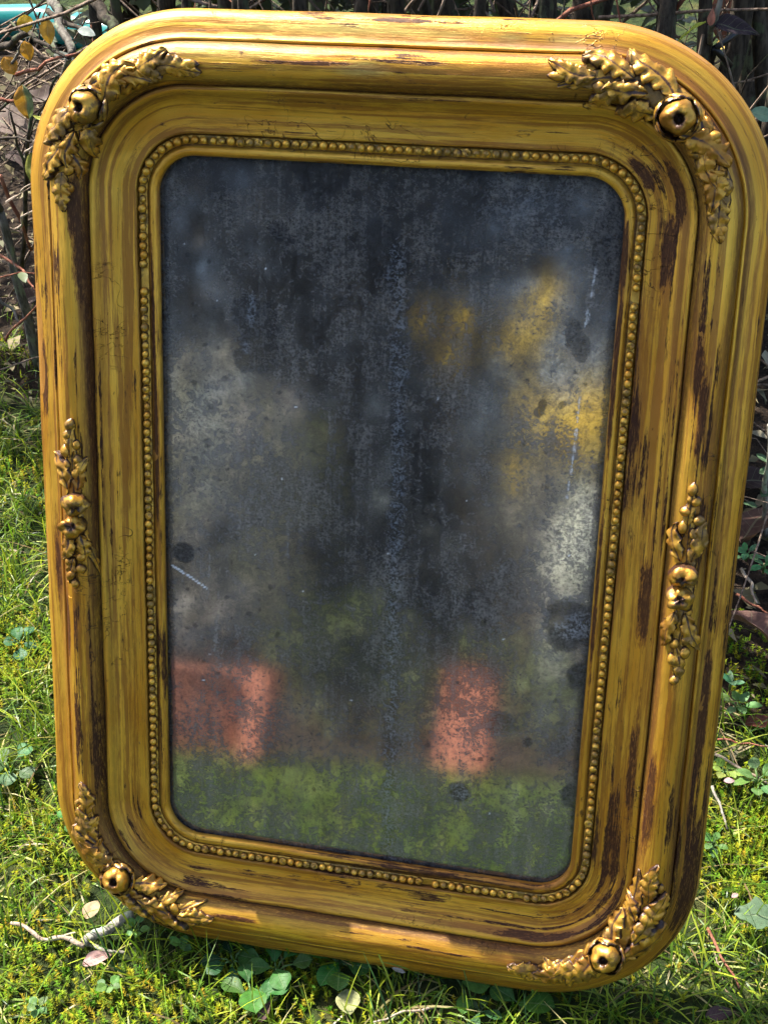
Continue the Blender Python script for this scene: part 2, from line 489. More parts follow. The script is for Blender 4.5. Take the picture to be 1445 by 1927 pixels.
# chips: (station, profile mm, half length, half width mm); pale rubs and painted sun dapples the same
s_left = TOPH + ARC
chips = [(.411, 103.4, .030, 4.5), (.452, 103, .022, 4.5), (s_left + .31, 106, .03, 2.5), (.02, 107, .03, 2.5), (-.16, 106.5, .05, 2.0), (TOTAL - .30, 104, .012, 4)]
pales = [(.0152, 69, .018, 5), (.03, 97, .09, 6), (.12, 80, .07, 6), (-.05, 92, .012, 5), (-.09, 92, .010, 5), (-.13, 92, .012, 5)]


def blob(sg, mm, lst):
    w = 0
    for a, b, c, d in lst:
        ds = (sg - a + TOTAL / 2) % TOTAL - TOTAL / 2
        q = (ds / c) ** 2 + ((mm - b) / d) ** 2
        if q < 2.5: w = max(w, 1 - q / 2)
    return w


for sg in sig:
    bx, by, nx, ny, r = path(sg)
    ca, sa = math.cos(sg / TOTAL * math.tau) * 2.6 / math.tau * 1, math.sin(sg / TOTAL * math.tau) * 2.6 / math.tau
    for j, (d, h) in enumerate(PRD):
        if d > .0 and 3 < j < len(PRD) - 4:
            f = nz(ca * 22, sa * 22, d * 110); f2 = nz(ca * 70 + 9, sa * 70, d * 300)
            h2 = h + f * .00055 + f2 * .00028
            d2 = d + nz(ca * 14, sa * 14, 5.5 + d * 40) * .0006
        else: h2, d2 = h, d
        cval = blob(sg, d * 1000, chips)
        h2 -= .0007 * min(1, cval * 2)
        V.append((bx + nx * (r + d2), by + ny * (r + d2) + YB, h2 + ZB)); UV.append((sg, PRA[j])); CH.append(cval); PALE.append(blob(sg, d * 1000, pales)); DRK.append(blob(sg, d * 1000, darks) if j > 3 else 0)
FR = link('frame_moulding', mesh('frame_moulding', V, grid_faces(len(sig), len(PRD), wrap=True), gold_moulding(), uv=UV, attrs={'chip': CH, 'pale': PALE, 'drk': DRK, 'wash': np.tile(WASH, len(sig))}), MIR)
# fix the seam of the texture at the top centre: last ring runs on to the full length
me = FR.data
uvl = me.uv_layers[0].data
nprof = len(PRD)
for p in me.polygons[-(nprof - 1):]:
    for li in p.loop_indices:
        if me.loops[li].vertex_index < nprof: uvl[li].uv[0] = TOTAL

# mirror plate with its stains
gw, gh = W2 + .005, H2 + .005
nx_, ny_ = 250, 410
xs, ys = np.linspace(-gw, gw, nx_), np.linspace(-gh, gh, ny_)
X, Y = np.meshgrid(xs * 1000, ys * 1000, indexing='ij')
n1 = np.array([[nz(x * .05, y * .05, 1) for y in ys * 1000] for x in xs * 1000])
n2 = np.array([[nz(x * .16, y * .16, 4) for y in ys * 1000] for x in xs * 1000])
loss = np.zeros_like(X); haze = np.zeros_like(X); blue = np.zeros_like(X)


def stain(arr, cx, cy, rx, ry, amt, soft=.25, wob=.35):
    q = np.sqrt(((X - cx) / rx) ** 2 + ((Y - cy) / ry) ** 2) + wob * n1 + wob * .6 * n2
    np.maximum(arr, amt * np.clip((1 + soft - q) / (2 * soft), 0, 1), out=arr)


def streak(arr, pts, w, amt, wob=.5):
    for (x0, y0), (x1, y1) in zip(pts[:-1], pts[1:]):
        L2 = (x1 - x0) ** 2 + (y1 - y0) ** 2
        t = np.clip(((X - x0) * (x1 - x0) + (Y - y0) * (y1 - y0)) / L2, 0, 1)
        q = np.hypot(X - x0 - t * (x1 - x0), Y - y0 - t * (y1 - y0)) / w + wob * n2
        np.maximum(arr, amt * np.clip(1.2 - q, 0, 1), out=arr)


for a in [(-85, 245, 10, 8, .9, .12), (-72, 238, 7, 5, .6, .3), (-110, 178, 13, 14, .75, .15), (-98, 160, 18, 26, .62, .2), (-112, 140, 9, 10, .7, .15), (-165.4, -31, 9.5, 9.5, 1, .08, .1), (174, 250, 17, 34, .75, .08, .12), (110, 268, 32, 26, .6, .3),
          (166, -58, 23, 23, .85, .12, .3), (173, -102, 9, 12, .9, .1), (177, -211, 8, 12, .9, .1), (81, -221, 10.5, 10.5, .9, .12), (149, 180, 6, 11, .7, .2), (155, 170, 7, 10, .75, .2), (111, -152, 17, 10, .5, .4), (136, -166, 3, 4, .8, .2), (129, 123, 3.2, 4, .9, .2), (126, 117, 3.5, 4, .8, .2), (144, 125, 2.4, 3, .6, .2),
          (-40, 285, 130, 24, .55, .7), (30, 150, 60, 130, .18, .8), (-20, -10, 60, 100, .30, .7), (-20, -120, 50, 60, .35, .6), (60, -110, 60, 50, .3, .7), (110, -40, 35, 25, .3, .6), (20, 260, 80, 50, .4, .7)]:
    stain(loss, *a)
    if a[2] < 40: stain(haze, a[0], a[1], a[2] * 1.22 + 1, a[3] * 1.22 + 1, .10, .15, .4)
stain(loss, 0, -255, 230, 70, .20, .6)
streak(loss, [(8, 250), (13, 190), (15, 139), (17, 7), (18, -86), (20, -285)], 8.5, .55, 1.1)
streak(blue, [(9, 235), (15, 139), (17, 7), (18, -86), (20, -280)], 7, .7, 1.2)
for a in [(-106, 180, 4, 12, .9, .3, .5), (-110, 150, 3, 6, .8, .3, .5), (168, -58, 12, 13, 1, .3, .5), (81, -221, 9, 9, .6, .3, .6), (110, 280, 6, 6, .5, .5), (112, 274, 28, 24, .25, .5), (20, -230, 22, 60, .3, .6), (-150, 150, 40, 60, .12, .7)]:
    stain(blue, *a)
for a in [(142, -58, 4, 15, .30, .6, .9), (151, -86, 12, 4, .28, .6, 1.0), (160, -34, 14, 5, .35, .6, .8), (-120, 60, 60, 60, .16, .8), (130, 100, 50, 110, .14, .7), (160, 30, 20, 40, .22, .6), (-130, 0, 40, 50, .16, .8)]:
    stain(haze, *a)
streak(haze, [(162, 236), (160.5, 215), (159, 200), (157, 186)], 1.8, .50, 1.1)
streak(haze, [(157.5, 132), (156.5, 110), (156, 90), (153, 50)], 1.5, .62, 1.1)
streak(haze, [(140, 130), (133, 60)], 1.2, .28, .9)
streak(haze, [(172, 90), (165, 60), (150, 20)], 2.0, .22, .9)
streak(haze, [(-175.5, -44), (-160, -52), (-145, -61)], .8, 2.2, .1)
streak(haze, [(-60, -63), (-10, -64)], 1.0, .28, .8)
for k in range(22):
    x0, y0 = rng.uniform(-170, -60), rng.uniform(-110, 70)
    streak(haze, [(x0, y0), (x0 - rng.uniform(-2, 6), y0 - rng.uniform(20, 60))], rng.uniform(.7, 1.6), rng.uniform(.12, .4), .9)
for k in range(14):
    x0, y0 = rng.uniform(30, 150), rng.uniform(-110, 200)
    streak(haze, [(x0, y0), (x0 - rng.uniform(-1, 4), y0 - rng.uniform(20, 70))], rng.uniform(.7, 1.4), rng.uniform(.1, .25), .9)
for k in range(230):
    x0, y0 = rng.uniform(-175, 175), rng.uniform(-290, 290)
    if k < 110: x0 = rng.choice([-1, 1]) * rng.uniform(80, 175)
    stain(loss, x0, y0, *(rng.uniform(.6, 2.1, 2)), rng.uniform(.4, .9), .4, .5)
for k in range(16): stain(haze, rng.uniform(-170, 170), rng.uniform(-250, 290), 1.1, .9, .9, .4, .3)
edge = np.minimum(np.minimum(W2 * 1000 - abs(X), 400), H2 * 1000 - abs(Y))
dxc, dyc = abs(X) - (W2 - CR) * 1000, abs(Y) - (H2 - CR) * 1000
edge = np.where((dxc > 0) & (dyc > 0), CR * 1000 - np.hypot(dxc, dyc), edge)
loss = np.maximum(loss, np.clip(1 - (edge - 2 + n2 * 2) / 4.5, 0, 1) * .9)
haze *= np.clip((edge - 1) / 3, 0, 1)
Vg = np.stack([X / 1000, Y / 1000 + YB, np.full_like(X, -.0052 + ZB)], -1).reshape(-1, 3)
link('mirror_glass', mesh('mirror_glass', Vg, grid_faces(nx_, ny_), mirror_mat(), uv=np.stack([X / 1000, Y / 1000], -1).reshape(-1, 2), attrs={'loss': loss.ravel(), 'haze': haze.ravel(), 'blue': blue.ravel()}), MIR)
# backing board closes the frame behind the glass
bw, bh = W2 + .03, H2 + .03
bz0, bz1 = ZB - .020, ZB - .012
bv = [(x * bw, y * bh + YB, z) for z in (bz0, bz1) for x, y in ((-1, -1), (1, -1), (1, 1), (-1, 1))]
link('backing_board', mesh('backing_board', bv, [(3, 2, 1, 0), (4, 5, 6, 7), (0, 1, 5, 4), (1, 2, 6, 5), (2, 3, 7, 6), (3, 0, 4, 7)], simple('back_wood', (.09, .06, .035), .8, scale=30), smooth=False), MIR)

# bead course
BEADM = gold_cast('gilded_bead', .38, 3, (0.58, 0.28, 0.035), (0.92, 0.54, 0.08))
BD = .0125
bpath = []


def bead_path():
    segs, tot = [], 0
    for x in SEG:
        L = x[1] if x[0] == 's' else math.pi / 2 * (CR + BD)
        segs.append((tot, L, x)); tot += L
    return segs, tot


bs, btot = bead_path()
strip_v, strip_uv = [], []
strip_prof = [(.0090, .0003), (.0094, .0013), (.0104, .0016), (.0125, .0010), (.0146, .0016), (.0156, .0013), (.0160, .0003)]
for sg in sig:
    for k, (d, h) in enumerate(strip_prof):
        strip_v.append(PP(sg, d + nz(sg * 90, d * 900) * .0003, h + nz(sg * 160, k * 7.1) * .0007))
STRIP = link('bead_strip', mesh('bead_strip', strip_v, grid_faces(len(sig), len(strip_prof), wrap=True), gold_cast('gilded_bead_ground', .05, 9, (0.50, 0.26, 0.04), (0.85, 0.52, 0.09)), attrs={'wash': np.tile([.5, .3, .1, .7, .1, .3, .5], len(sig))}), MIR)


def bead_mesh(kind):
    Vb, wv = [], []
    nu, nvv = 12, 6
    for i in range(nu):
        for j in range(nvv):
            ph = (math.pi * .62) * (1 - j / (nvv - 1)) * (1 if j < nvv - 1 else 0) + .001
            th = math.tau * i / nu
            rr = math.sin(ph) * (1 + .08 * nz(math.cos(th) * 2 + kind * 5, math.sin(th) * 2, ph))
            z = math.cos(ph)
            if kind == 3: z = min(z, .45 + .12 * math.sin(th * 2))
            if kind == 4: z = z * .62 + .1 * math.sin(th + 1)
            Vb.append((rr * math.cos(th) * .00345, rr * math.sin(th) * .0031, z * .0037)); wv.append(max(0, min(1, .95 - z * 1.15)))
    return mesh('bead', Vb, grid_faces(nu, nvv, wrap=True)[:, ::-1].copy(), BEADM, attrs={'wash': wv})


BM = [bead_mesh(k) for k in range(5)]
NB = int(round(btot / .00726))
for k in range(NB):
    q = (k + .5) / NB * btot
    for t0, L, x in bs:
        if q <= t0 + L: break
    f = (q - t0) / L
    s0 = sum(y[1] for y in SEG[:SEG.index(x)]) + f * x[1]
    bx, by, nx, ny, r = path(s0)
    bottom = by < -H2 + .04
    kind = random.choices([0, 1, 2, 3, 4], [5, 5, 5, 1.2 + 4 * bottom, 1.6 + 4 * bottom])[0]
    if k in (38, 39, 141, 152, 229): continue                    # knocked off
    o = link('bead', BM[kind], STRIP)
    j = .00025
    P = PP(s0, BD + random.uniform(-j, j) * 1.5, .0026 + random.uniform(-j, j))
    o.location = P
    o.rotation_euler = (random.uniform(-.15, .15), random.uniform(-.15, .15), math.atan2(ny, nx) + math.pi / 2)
    sc = random.uniform(.93, 1.12)
    o.scale = (sc * .97, sc * random.uniform(.98, 1.1), sc)

# cast ornaments
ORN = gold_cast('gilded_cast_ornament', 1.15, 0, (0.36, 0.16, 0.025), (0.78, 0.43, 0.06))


def orn_leaf(name, parent, s0, b0, ang, L, Wd, hgt, lobes=3, depth=.3, lift=0.0, seed=0, nu=26, nv=11, tipup=0.0, saw=1.6):
    V, wv = [], []
    hgt *= .84
    cs = [-1.0] + list(np.linspace(-1, 1, nv)) + [1.0]
    rows = [-1] + list(range(nu)) + [nu]
    ca, sa = math.cos(ang), math.sin(ang)
    for ri in rows:
        i = min(max(ri, 0), nu - 1); a = i / (nu - 1)
        env = (math.sin(math.pi * min(1, a * .94 + .05)) ** .65) * (1 - .35 * a)
        for k, c in enumerate(cs):
            sw = (a * lobes * saw * (1 + .12 * nz(seed, c > 0)) + .35 * (c > 0) + .2 * nz(seed * 2.2, a * 4)) % 1.0
            w = Wd / 2 * (env * (1 - depth * sw ** 1.3) + .02)
            jit = nz(a * 5 + seed * 3.1, c * 2, seed) * .20
            xl = a * L + (abs(c) ** 2) * L * .07 * (1 - a)
            bend = nz(seed * 1.7, a * 1.3) * .25 * L * a
            yl = c * w * (1 + jit) + bend
            rib = math.exp(-(c / .13) ** 2)
            vein = math.cos(math.tau * (a * lobes * saw - .45 * abs(c)))
            z = hgt * (.42 + .58 * math.sin(math.pi * min(1, .12 + a * .9)) ** .8) * (1 - .42 * c * c)
            z += hgt * .30 * nz(a * 4.3 + seed, c * 1.9 + seed, 7.7) + hgt * (.26 * abs(c) ** 1.5 * (1 + vein) * .5 - .24 * rib * (1 - a) + .14 * vein * abs(c) + .22 * jit * 4)
            z += lift + tipup * hgt * a ** 3
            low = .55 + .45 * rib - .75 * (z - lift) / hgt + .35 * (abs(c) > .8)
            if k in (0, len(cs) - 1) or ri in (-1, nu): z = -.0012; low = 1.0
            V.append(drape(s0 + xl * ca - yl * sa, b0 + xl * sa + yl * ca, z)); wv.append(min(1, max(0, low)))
    F = grid_faces(len(rows), len(cs))
    # wind so that normals face out
    return link(name, mesh(name, V, F[:, ::-1].copy() if True else F, ORN, attrs={'wash': wv}), parent)


def lathe_obj(name, parent, s0, b0, prof_rz, lift, tilt=(0, 0), seed=0, lump=.08, n=22, sq=(1, 1), wash=None, spin=0):
    d, h, nd, nh = prof(b0)
    P = drape(s0, b0, lift)
    bx, by, nx, ny, r = path(s0)
    Nn = Vector((nx * nd, ny * nd, nh)); T = Vector((-ny, nx, 0)); B = Nn.cross(T)
    Nn = (Nn + T * tilt[0] + B * tilt[1]).normalized(); T = (T - Nn * T.dot(Nn)).normalized(); B = Nn.cross(T)
    V, wv = [], []
    m = len(prof_rz)
    for i in range(n):
        th = math.tau * i / n + spin
        for j, (rr, z) in enumerate(prof_rz):
            k = 1 + lump * nz(math.cos(th) * 1.6 + seed, math.sin(th) * 1.6, z * 160 + seed * 2)
            v = Vector(P) + T * (rr * k * math.cos(th) * sq[0]) + B * (rr * k * math.sin(th) * sq[1]) + Nn * z * k
            V.append(v); wv.append(wash[j] if wash else .3)
    F = grid_faces(n, m, wrap=True)
    return link(name, mesh(name, [tuple(v) for v in V], F.copy(), ORN, attrs={'wash': wv}), parent)


def rose(parent, s0, b0, rad, tilt, seed):
    pr = [(rad * .80, -.002), (rad * 1.0, rad * .30), (rad * 1.02, rad * .62), (rad * .90, rad * .98), (rad * .70, rad * 1.22), (rad * .50, rad * 1.33), (rad * .33, rad * 1.30), (rad * .28, rad * 1.10), (rad * .27, rad * .75), (rad * .18, rad * .66), (.0001, rad * .64)]
    o = lathe_obj('rose', parent, s0, b0, pr, .002, tilt, seed, .20, 26, wash=[1, .6, .15, 0, 0, .1, .3, 1, 1.4, 1.5, 1.5])
    for k in range(5):
        th = k / 5 * math.tau + seed
        petal(parent, s0, b0, rad, tilt, th, seed + k)
    for k in range(3):
        petal(parent, s0, b0, rad * .90, tilt, seed * 1.7 + k * 2.1, seed + 20 + k, 1.18)
    return o


def petal(parent, s0, b0, rad, tilt, th0, seed, tall=1.0):
    d, h, nd, nh = prof(b0)
    P = Vector(drape(s0, b0, 0))
    bx, by, nx, ny, r = path(s0)
    Nn = Vector((nx * nd, ny * nd, nh)); T = Vector((-ny, nx, 0)); B = Nn.cross(T)
    Nn = (Nn + T * tilt[0] * .6 + B * tilt[1] * .6).normalized(); T = (T - Nn * T.dot(Nn)).normalized(); B = Nn.cross(T)
    V, wv = [], []
    nu, nv = 13, 9
    wd = .75 + .2 * nz(seed * 2.3, 1)
    for i in range(nu):
        c = -1 + 2 * i / (nu - 1)
        for j in range(nv):
            t = j / (nv - 1)
            th = th0 + c * wd * (1 - .25 * t * t)
            top = (1 - .45 * c * c) * (1 + .25 * nz(c * 2 + seed, 3))
            rr = rad * (1.10 + .26 * math.sin(t * math.pi * .9) + .24 * t ** 4 + .05 * nz(c * 3, t * 3, seed))
            z = rad * (-.15 + 1.05 * tall * t * top)
            if j >= nv - 2: rr -= rad * .10 * (j - nv + 3); z -= rad * .04 * (j - nv + 2)
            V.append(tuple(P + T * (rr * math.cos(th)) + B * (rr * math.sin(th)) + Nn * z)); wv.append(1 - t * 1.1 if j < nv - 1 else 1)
    link('petal', mesh('petal', V, grid_faces(nu, nv), ORN, attrs={'wash': np.clip(wv, 0, 1)}), parent)


def bud(parent, s0, b0, rad, ln, ang, seed, name='bud'):
    ca, sa = math.cos(ang), math.sin(ang)
    V, wv = [], []
    nu, nv = 12, 9
    for i in range(nu):
        th = math.tau * i / nu
        for j in range(nv):
            t = j / (nv - 1); x = (t - .5) * ln
            rr = rad * max(.02, math.sin(math.pi * t) ** .7) * (1 + .13 * nz(math.cos(th) * 2 + seed, math.sin(th) * 2, t * 3)) * (1 - .12 * max(0, math.cos(th * 2 + seed)) )
            y, z = rr * math.cos(th), rr * math.sin(th)
            V.append(drape(s0 + x * ca - y * sa, b0 + x * sa + y * ca, rad * .55 + z)); wv.append(min(1, max(0, .6 - z / rad * .8)))
    return link(name, mesh(name, V, grid_faces(nu, nv, wrap=True), ORN, attrs={'wash': wv}), parent)


def sig_of(corner):                                 # station of the middle of a corner
    return {'tl': TOPH + ARC / 2, 'bl': TOPH + ARC * 1.5 + SIDE, 'br': TOPH * 3 + ARC * 2.5 + SIDE, 'tr': TOPH * 3 + ARC * 3.5 + SIDE * 2}[corner]


def corner(label, s0, lf, lb, seed, tilt):
    rs = random.Random(seed)
    base = orn_leaf('corner_ornament', MIR, s0 - lb * .93, 0.0, 0.0, lb * .93 + lf * .93, .030, .0042, 9, .35, 0, seed, 60, 11)
    base['label'] = label
    rose(base, s0, -.0015, .0120, tilt, seed)
    for sgn, LL in ((1, lf), (-1, lb)):
        a0 = 0 if sgn > 0 else math.pi
        f = lambda x: s0 + sgn * x * LL
        up = rs.uniform(-.002, .002)
        # leaves overlap from the tip back to the flower
        orn_leaf('leaf', base, f(.66), up, a0 + rs.uniform(-.12, .12), LL * .36, .017, .0055, 3, .42, .0008, seed + 1 + sgn, 26, 11, .1)
        orn_leaf('leaf', base, f(.40), up + .003 * sgn, a0 + sgn * rs.uniform(.1, .32), LL * .38, .019, .0068, 3, .42, .0014, seed + 3 + sgn, 26, 11, .35)
        orn_leaf('leaf', base, f(.44), -.004 * sgn, a0 - sgn * rs.uniform(.35, .6), LL * .28, .015, .0058, 2, .42, .0012, seed + 5 + sgn, 22, 9, .3)
        orn_leaf('leaf', base, f(.10), .006 * sgn, a0 + sgn * rs.uniform(.22, .4), LL * .42, .021, .0078, 3, .40, .002, seed + 7 + sgn, 26, 11, .45)
        orn_leaf('leaf', base, f(.12), -.007 * sgn, a0 - sgn * rs.uniform(.22, .45), LL * .36, .018, .0070, 2, .42, .0018, seed + 9 + sgn, 24, 9, .35)
        orn_leaf('leaf', base, f(.27), rs.uniform(-.003, .003), a0 + rs.uniform(-.25, .25), LL * .34, .016, .0075, 2, .5, .002, seed + 15 + sgn, 24, 9, .3)
        bud(base, f(.62), rs.choice([-1, 1]) * .005, .0042, .013, a0 + .2, seed + 11 + sgn)
        bud(base, f(.93), up * .5, .0034, .016, a0, seed + 12 + sgn)
        bud(base, f(.80), rs.choice([-1, 1]) * .0065, .0030, .010, a0 + rs.uniform(-.5, .5), seed + 13 + sgn)


corner('gilded rose and leaf ornament on the upper left corner, rose open with a dark hollow', sig_of('tl') + .006, .085, .096, 11, (.15, -.25))
corner('gilded rose and leaf ornament on the upper right corner, leaf tips chipped', sig_of('tr') + .010, .097, .095, 23, (-.1, -.15))
corner('gilded rose and leaf ornament on the lower left corner, darkened with brown', sig_of('bl'), .096, .097, 37, (-.1, .1))
corner('gilded rose and leaf ornament on the lower right corner, beside the bright moss', sig_of('br') - .002, .099, .089, 51, (.05, .15))


def side(label, s0, lf, lb, seed):
    rs = random.Random(seed)
    base = orn_leaf('side_ornament', MIR, s0 - lb * .95, 0, 0, (lf + lb) * .95, .016, .0028, 9, .4, 0, seed, 54, 11)
    base['label'] = label
    fr = [(.0085, -.002), (.0105, .003), (.0100, .0075), (.0075, .0108), (.0045, .0118), (.0022, .0108), (.0001, .0098)]
    for x in (.012, -.010):
        lathe_obj('fruit', base, s0 + x, rs.uniform(-.002, .002), fr, .0015, (-.35 if x > 0 else .25, rs.uniform(-.2, .2)), seed + x * 300, .45, 22, (.9, 1.0), [1, .5, .1, 0, .2, .8, 1])
    for sgn, LL in ((1, lf), (-1, lb)):
        a0 = 0 if sgn > 0 else math.pi
        f = lambda x: s0 + sgn * x * LL
        orn_leaf('leaf', base, f(.26), .003, a0 + sgn * .25, LL * .40, .015, .0060, 2, .4, .001, seed + 2 + sgn, 22, 9, .4)
        orn_leaf('leaf', base, f(.26), -.004, a0 - sgn * .25, LL * .36, .014, .0055, 2, .4, .001, seed + 4 + sgn, 22, 9, .3)
        orn_leaf('leaf', base, f(.60), rs.uniform(-.002, .002), a0 + rs.uniform(-.2, .2), LL * .36, .011, .0045, 2, .4, .0006, seed + 6 + sgn, 22, 9, .2)
        for x, b in ((.52, .0045), (.58, -.0035), (.66, .005), (.74, -.003), (.84, .0028), (.95, 0)):
            bud(base, f(x), b + rs.uniform(-.0015, .0015), rs.uniform(.0034, .0046), rs.uniform(.009, .013), a0 + rs.uniform(-.4, .4), seed + x * 50 + sgn)


s_lmid = TOPH + ARC + SIDE / 2
s_rmid = TOPH * 3 + ARC * 3 + SIDE * 1.5
side('gilded fruit and berry ornament on the left side, half way up', s_lmid - .006, .066, .080, 71)
side('gilded fruit and bud ornament on the right side, half way up', s_rmid - .002, .082, .082, 83)

# ------------------------------------------------------------------ grass, moss and litter (uncountable: one object each)
GRASSM = leafy('grass_blades', .42, .38, .4)
MOSSM = leafy('moss', .75, .35, .15)
LEAFM = leafy('leaf_green', .5, .30, .25, veins=True)
DEADM = leafy('leaf_dead', .7, .15, .2, veins=True)


def in_frame_shadowless(x, y):                      # under the mirror nothing stands up
    return ((abs(x) < .15) & (y > .006) & (y < .06)) | ((abs(x) < .27) & (y > .05) & (y < .30))


def blades(P, length, width, lean, head, col, K=5, droop=1.0, twist=None):
    n = len(P)
    t = np.linspace(0, 1, K)
    out = np.cumsum(np.r_[0, np.ones(K - 1) / (K - 1)][None, :] * np.sin(np.clip(lean[:, None] + droop * t[None, :] ** 1.3 * (.5 + lean[:, None]), 0, 2.2)), axis=1) * length[:, None]
    up = np.cumsum(np.r_[0, np.ones(K - 1) / (K - 1)][None, :] * np.cos(np.clip(lean[:, None] + droop * t[None, :] ** 1.3 * (.5 + lean[:, None]), 0, 1.75)), axis=1) * length[:, None]
    hx, hy = np.cos(head), np.sin(head)
    c = np.stack([P[:, 0, None] + out * hx[:, None], P[:, 1, None] + out * hy[:, None], P[:, 2, None] + np.maximum(up, -.002)], -1)
    w = width[:, None] * np.array([.75, 1, .9, .62, .06] if K == 5 else np.linspace(1, .1, K))[None, :] / 2
    tw = twist if twist is not None else np.zeros(n)
    sx, sy, sz = -hy * np.cos(tw), hx * np.cos(tw), np.sin(tw)
    side_ = np.stack([sx, sy, sz], -1)[:, None, :] * w[..., None]
    V = np.stack([c - side_, c + side_], 2).reshape(n, K * 2, 3)
    k = np.arange(K - 1)
    f = np.stack([2 * k, 2 * k + 1, 2 * k + 3, 2 * k + 2], -1)
    F = (np.arange(n)[:, None, None] * K * 2 + f[None]).reshape(-1, 4)
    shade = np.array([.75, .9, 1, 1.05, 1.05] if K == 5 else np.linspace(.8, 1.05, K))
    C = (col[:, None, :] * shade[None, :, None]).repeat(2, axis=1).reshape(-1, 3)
    return V.reshape(-1, 3), F, C


def fbm(x, y, f, seed):
    return np.array([nz(a * f, b * f, seed) for a, b in zip(x, y)])


def scatter(n, x0, x1, y0, y1):
    x, y = rng.uniform(x0, x1, n), rng.uniform(y0, y1, n)
    return x, y


x, y = scatter(100000, -.95, .46, -.22, 1.05)
keep = (x > -.40 - .62 * np.maximum(y + .1, 0)) & (rng.random(len(x)) < lawn_mask(x, y) * .95) & ~in_frame_shadowless(x, y)
cl = fbm(x, y, 16, 3.0)
ms = fbm(x, y, 7, 21.0)
keep &= rng.random(len(x)) < np.clip(.50 + cl * 1.3 - np.clip(ms, 0, 1) * 1.1, .08, 1)
x, y, cl = x[keep], y[keep], cl[keep]
n = len(x)
yel = fbm(x, y, 6, 8.0)
pal = np.array([(.11, .21, .015), (.19, .31, .020), (.34, .41, .030), (.04, .11, .018), (.44, .38, .15), (.24, .17, .08)])
pw = rng.random(n)
idx = np.select([pw < .22, pw < .46, pw < .70, pw < .78, pw < .93], [0, 1, 2, 3, 4], 5)
col = pal[idx] * rng.uniform(.75, 1.2, (n, 1))
dry = idx >= 4
ln = rng.gamma(4, .0100, n).clip(.010, .11)
le = np.abs(rng.normal(.55, .4, n)); le[dry] += .6
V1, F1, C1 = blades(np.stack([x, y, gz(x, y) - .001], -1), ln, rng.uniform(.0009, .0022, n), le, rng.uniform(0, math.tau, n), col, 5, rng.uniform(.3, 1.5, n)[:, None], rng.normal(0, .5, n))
props(link('lawn_grass', mesh('lawn_grass', V1, F1, GRASSM, col=C1)), 'short green lawn grass mixed with straw around the mirror', 'grass', kind='stuff')
# lawn further out, seen in the mirror
x, y = scatter(24000, -1.8, .9, -2.4, -.22)
keep = rng.random(len(x)) < lawn_mask(x, y)
x, y = x[keep], y[keep]
n = len(x)
col = pal[rng.choice(4, n)] * rng.uniform(.45, .8, (n, 1))
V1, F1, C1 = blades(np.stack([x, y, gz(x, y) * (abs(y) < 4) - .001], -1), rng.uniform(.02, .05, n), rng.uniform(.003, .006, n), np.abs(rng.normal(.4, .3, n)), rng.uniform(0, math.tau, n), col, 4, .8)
props(link('far_lawn_grass', mesh('far_lawn_grass', V1, F1, GRASSM, col=C1)), 'green lawn reflected in the lower part of the mirror', 'grass', kind='stuff')

# moss cushions: whorls of minute leaves
x, y = scatter(75000, -.95, .46, -.22, .95)
mm = fbm(x, y, 7, 21.0)
keep = (x > -.40 - .62 * np.maximum(y + .1, 0)) & ~in_frame_shadowless(x, y) & (rng.random(len(x)) < lawn_mask(x, y - .1) * np.clip(.22 + mm * 1.8, .02, 1))
x, y, mm = x[keep], y[keep], mm[keep]
n = len(x)
hh = rng.uniform(.005, .018, n)
Vm, Cm = [], []
mc = np.stack([rng.uniform(.24, .42, n), rng.uniform(.27, .44, n), rng.uniform(.010, .03, n)], -1)
mc[rng.random(n) < .35] *= (.45, .75, .8)
bz = gz(x, y)
for lv in range(3):
    for k in range(4):
        th = rng.uniform(0, math.tau, n) * .3 + k * math.pi / 2 + lv
        rr = rng.uniform(.0025, .0055, n) * (1.15 - .25 * lv)
        z0 = bz + hh * (lv + 1) / 3
        cx_, cy_ = np.cos(th), np.sin(th)
        wv_ = .0008
        a = np.stack([x - cy_ * wv_, y + cx_ * wv_, z0], -1); b = np.stack([x + cy_ * wv_, y - cx_ * wv_, z0], -1)
        c = np.stack([x + cx_ * rr, y + cy_ * rr, z0 + rr * rng.uniform(-.1, 1.1, n)], -1)
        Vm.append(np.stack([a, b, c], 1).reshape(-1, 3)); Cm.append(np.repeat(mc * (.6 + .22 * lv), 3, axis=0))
Vm = np.concatenate(Vm); Cm = np.concatenate(Cm)
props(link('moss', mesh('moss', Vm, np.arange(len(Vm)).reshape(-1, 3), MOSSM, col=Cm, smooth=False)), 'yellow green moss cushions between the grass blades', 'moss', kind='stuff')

# crumbs of dead leaf and bark on the bare soil
x, y = scatter(9000, -1.25, .55, .30, 1.9)
keep = (rng.random(len(x)) < (1 - lawn_mask(x, y)) * .9 + .04) & ~in_frame_shadowless(x, y)
x, y = x[keep], y[keep]
n = len(x)
th = rng.uniform(0, math.tau, n); l1 = rng.gamma(2.2, .006, n).clip(.004, .04); w1 = l1 * rng.uniform(.15, .7, n)
tz = rng.uniform(-.5, .5, n); z0 = gz(x, y) + .003 + rng.uniform(0, .012, n)
u_ = np.stack([np.cos(th) * l1, np.sin(th) * l1, tz * l1], -1) / 2
v_ = np.stack([-np.sin(th) * w1, np.cos(th) * w1, rng.uniform(-.6, .6, n) * w1], -1) / 2
c = np.stack([x, y, z0], -1)
md = c + np.stack([np.zeros(n), np.zeros(n), w1 * .3], -1)
Vl = np.stack([c - u_, md + v_ * 1.0 - u_ * .2, c + u_, md - v_ - u_ * .1], 1).reshape(-1, 3)
lp = np.array([(.10, .055, .03), (.17, .10, .055), (.25, .17, .10), (.06, .035, .025), (.34, .27, .20)])
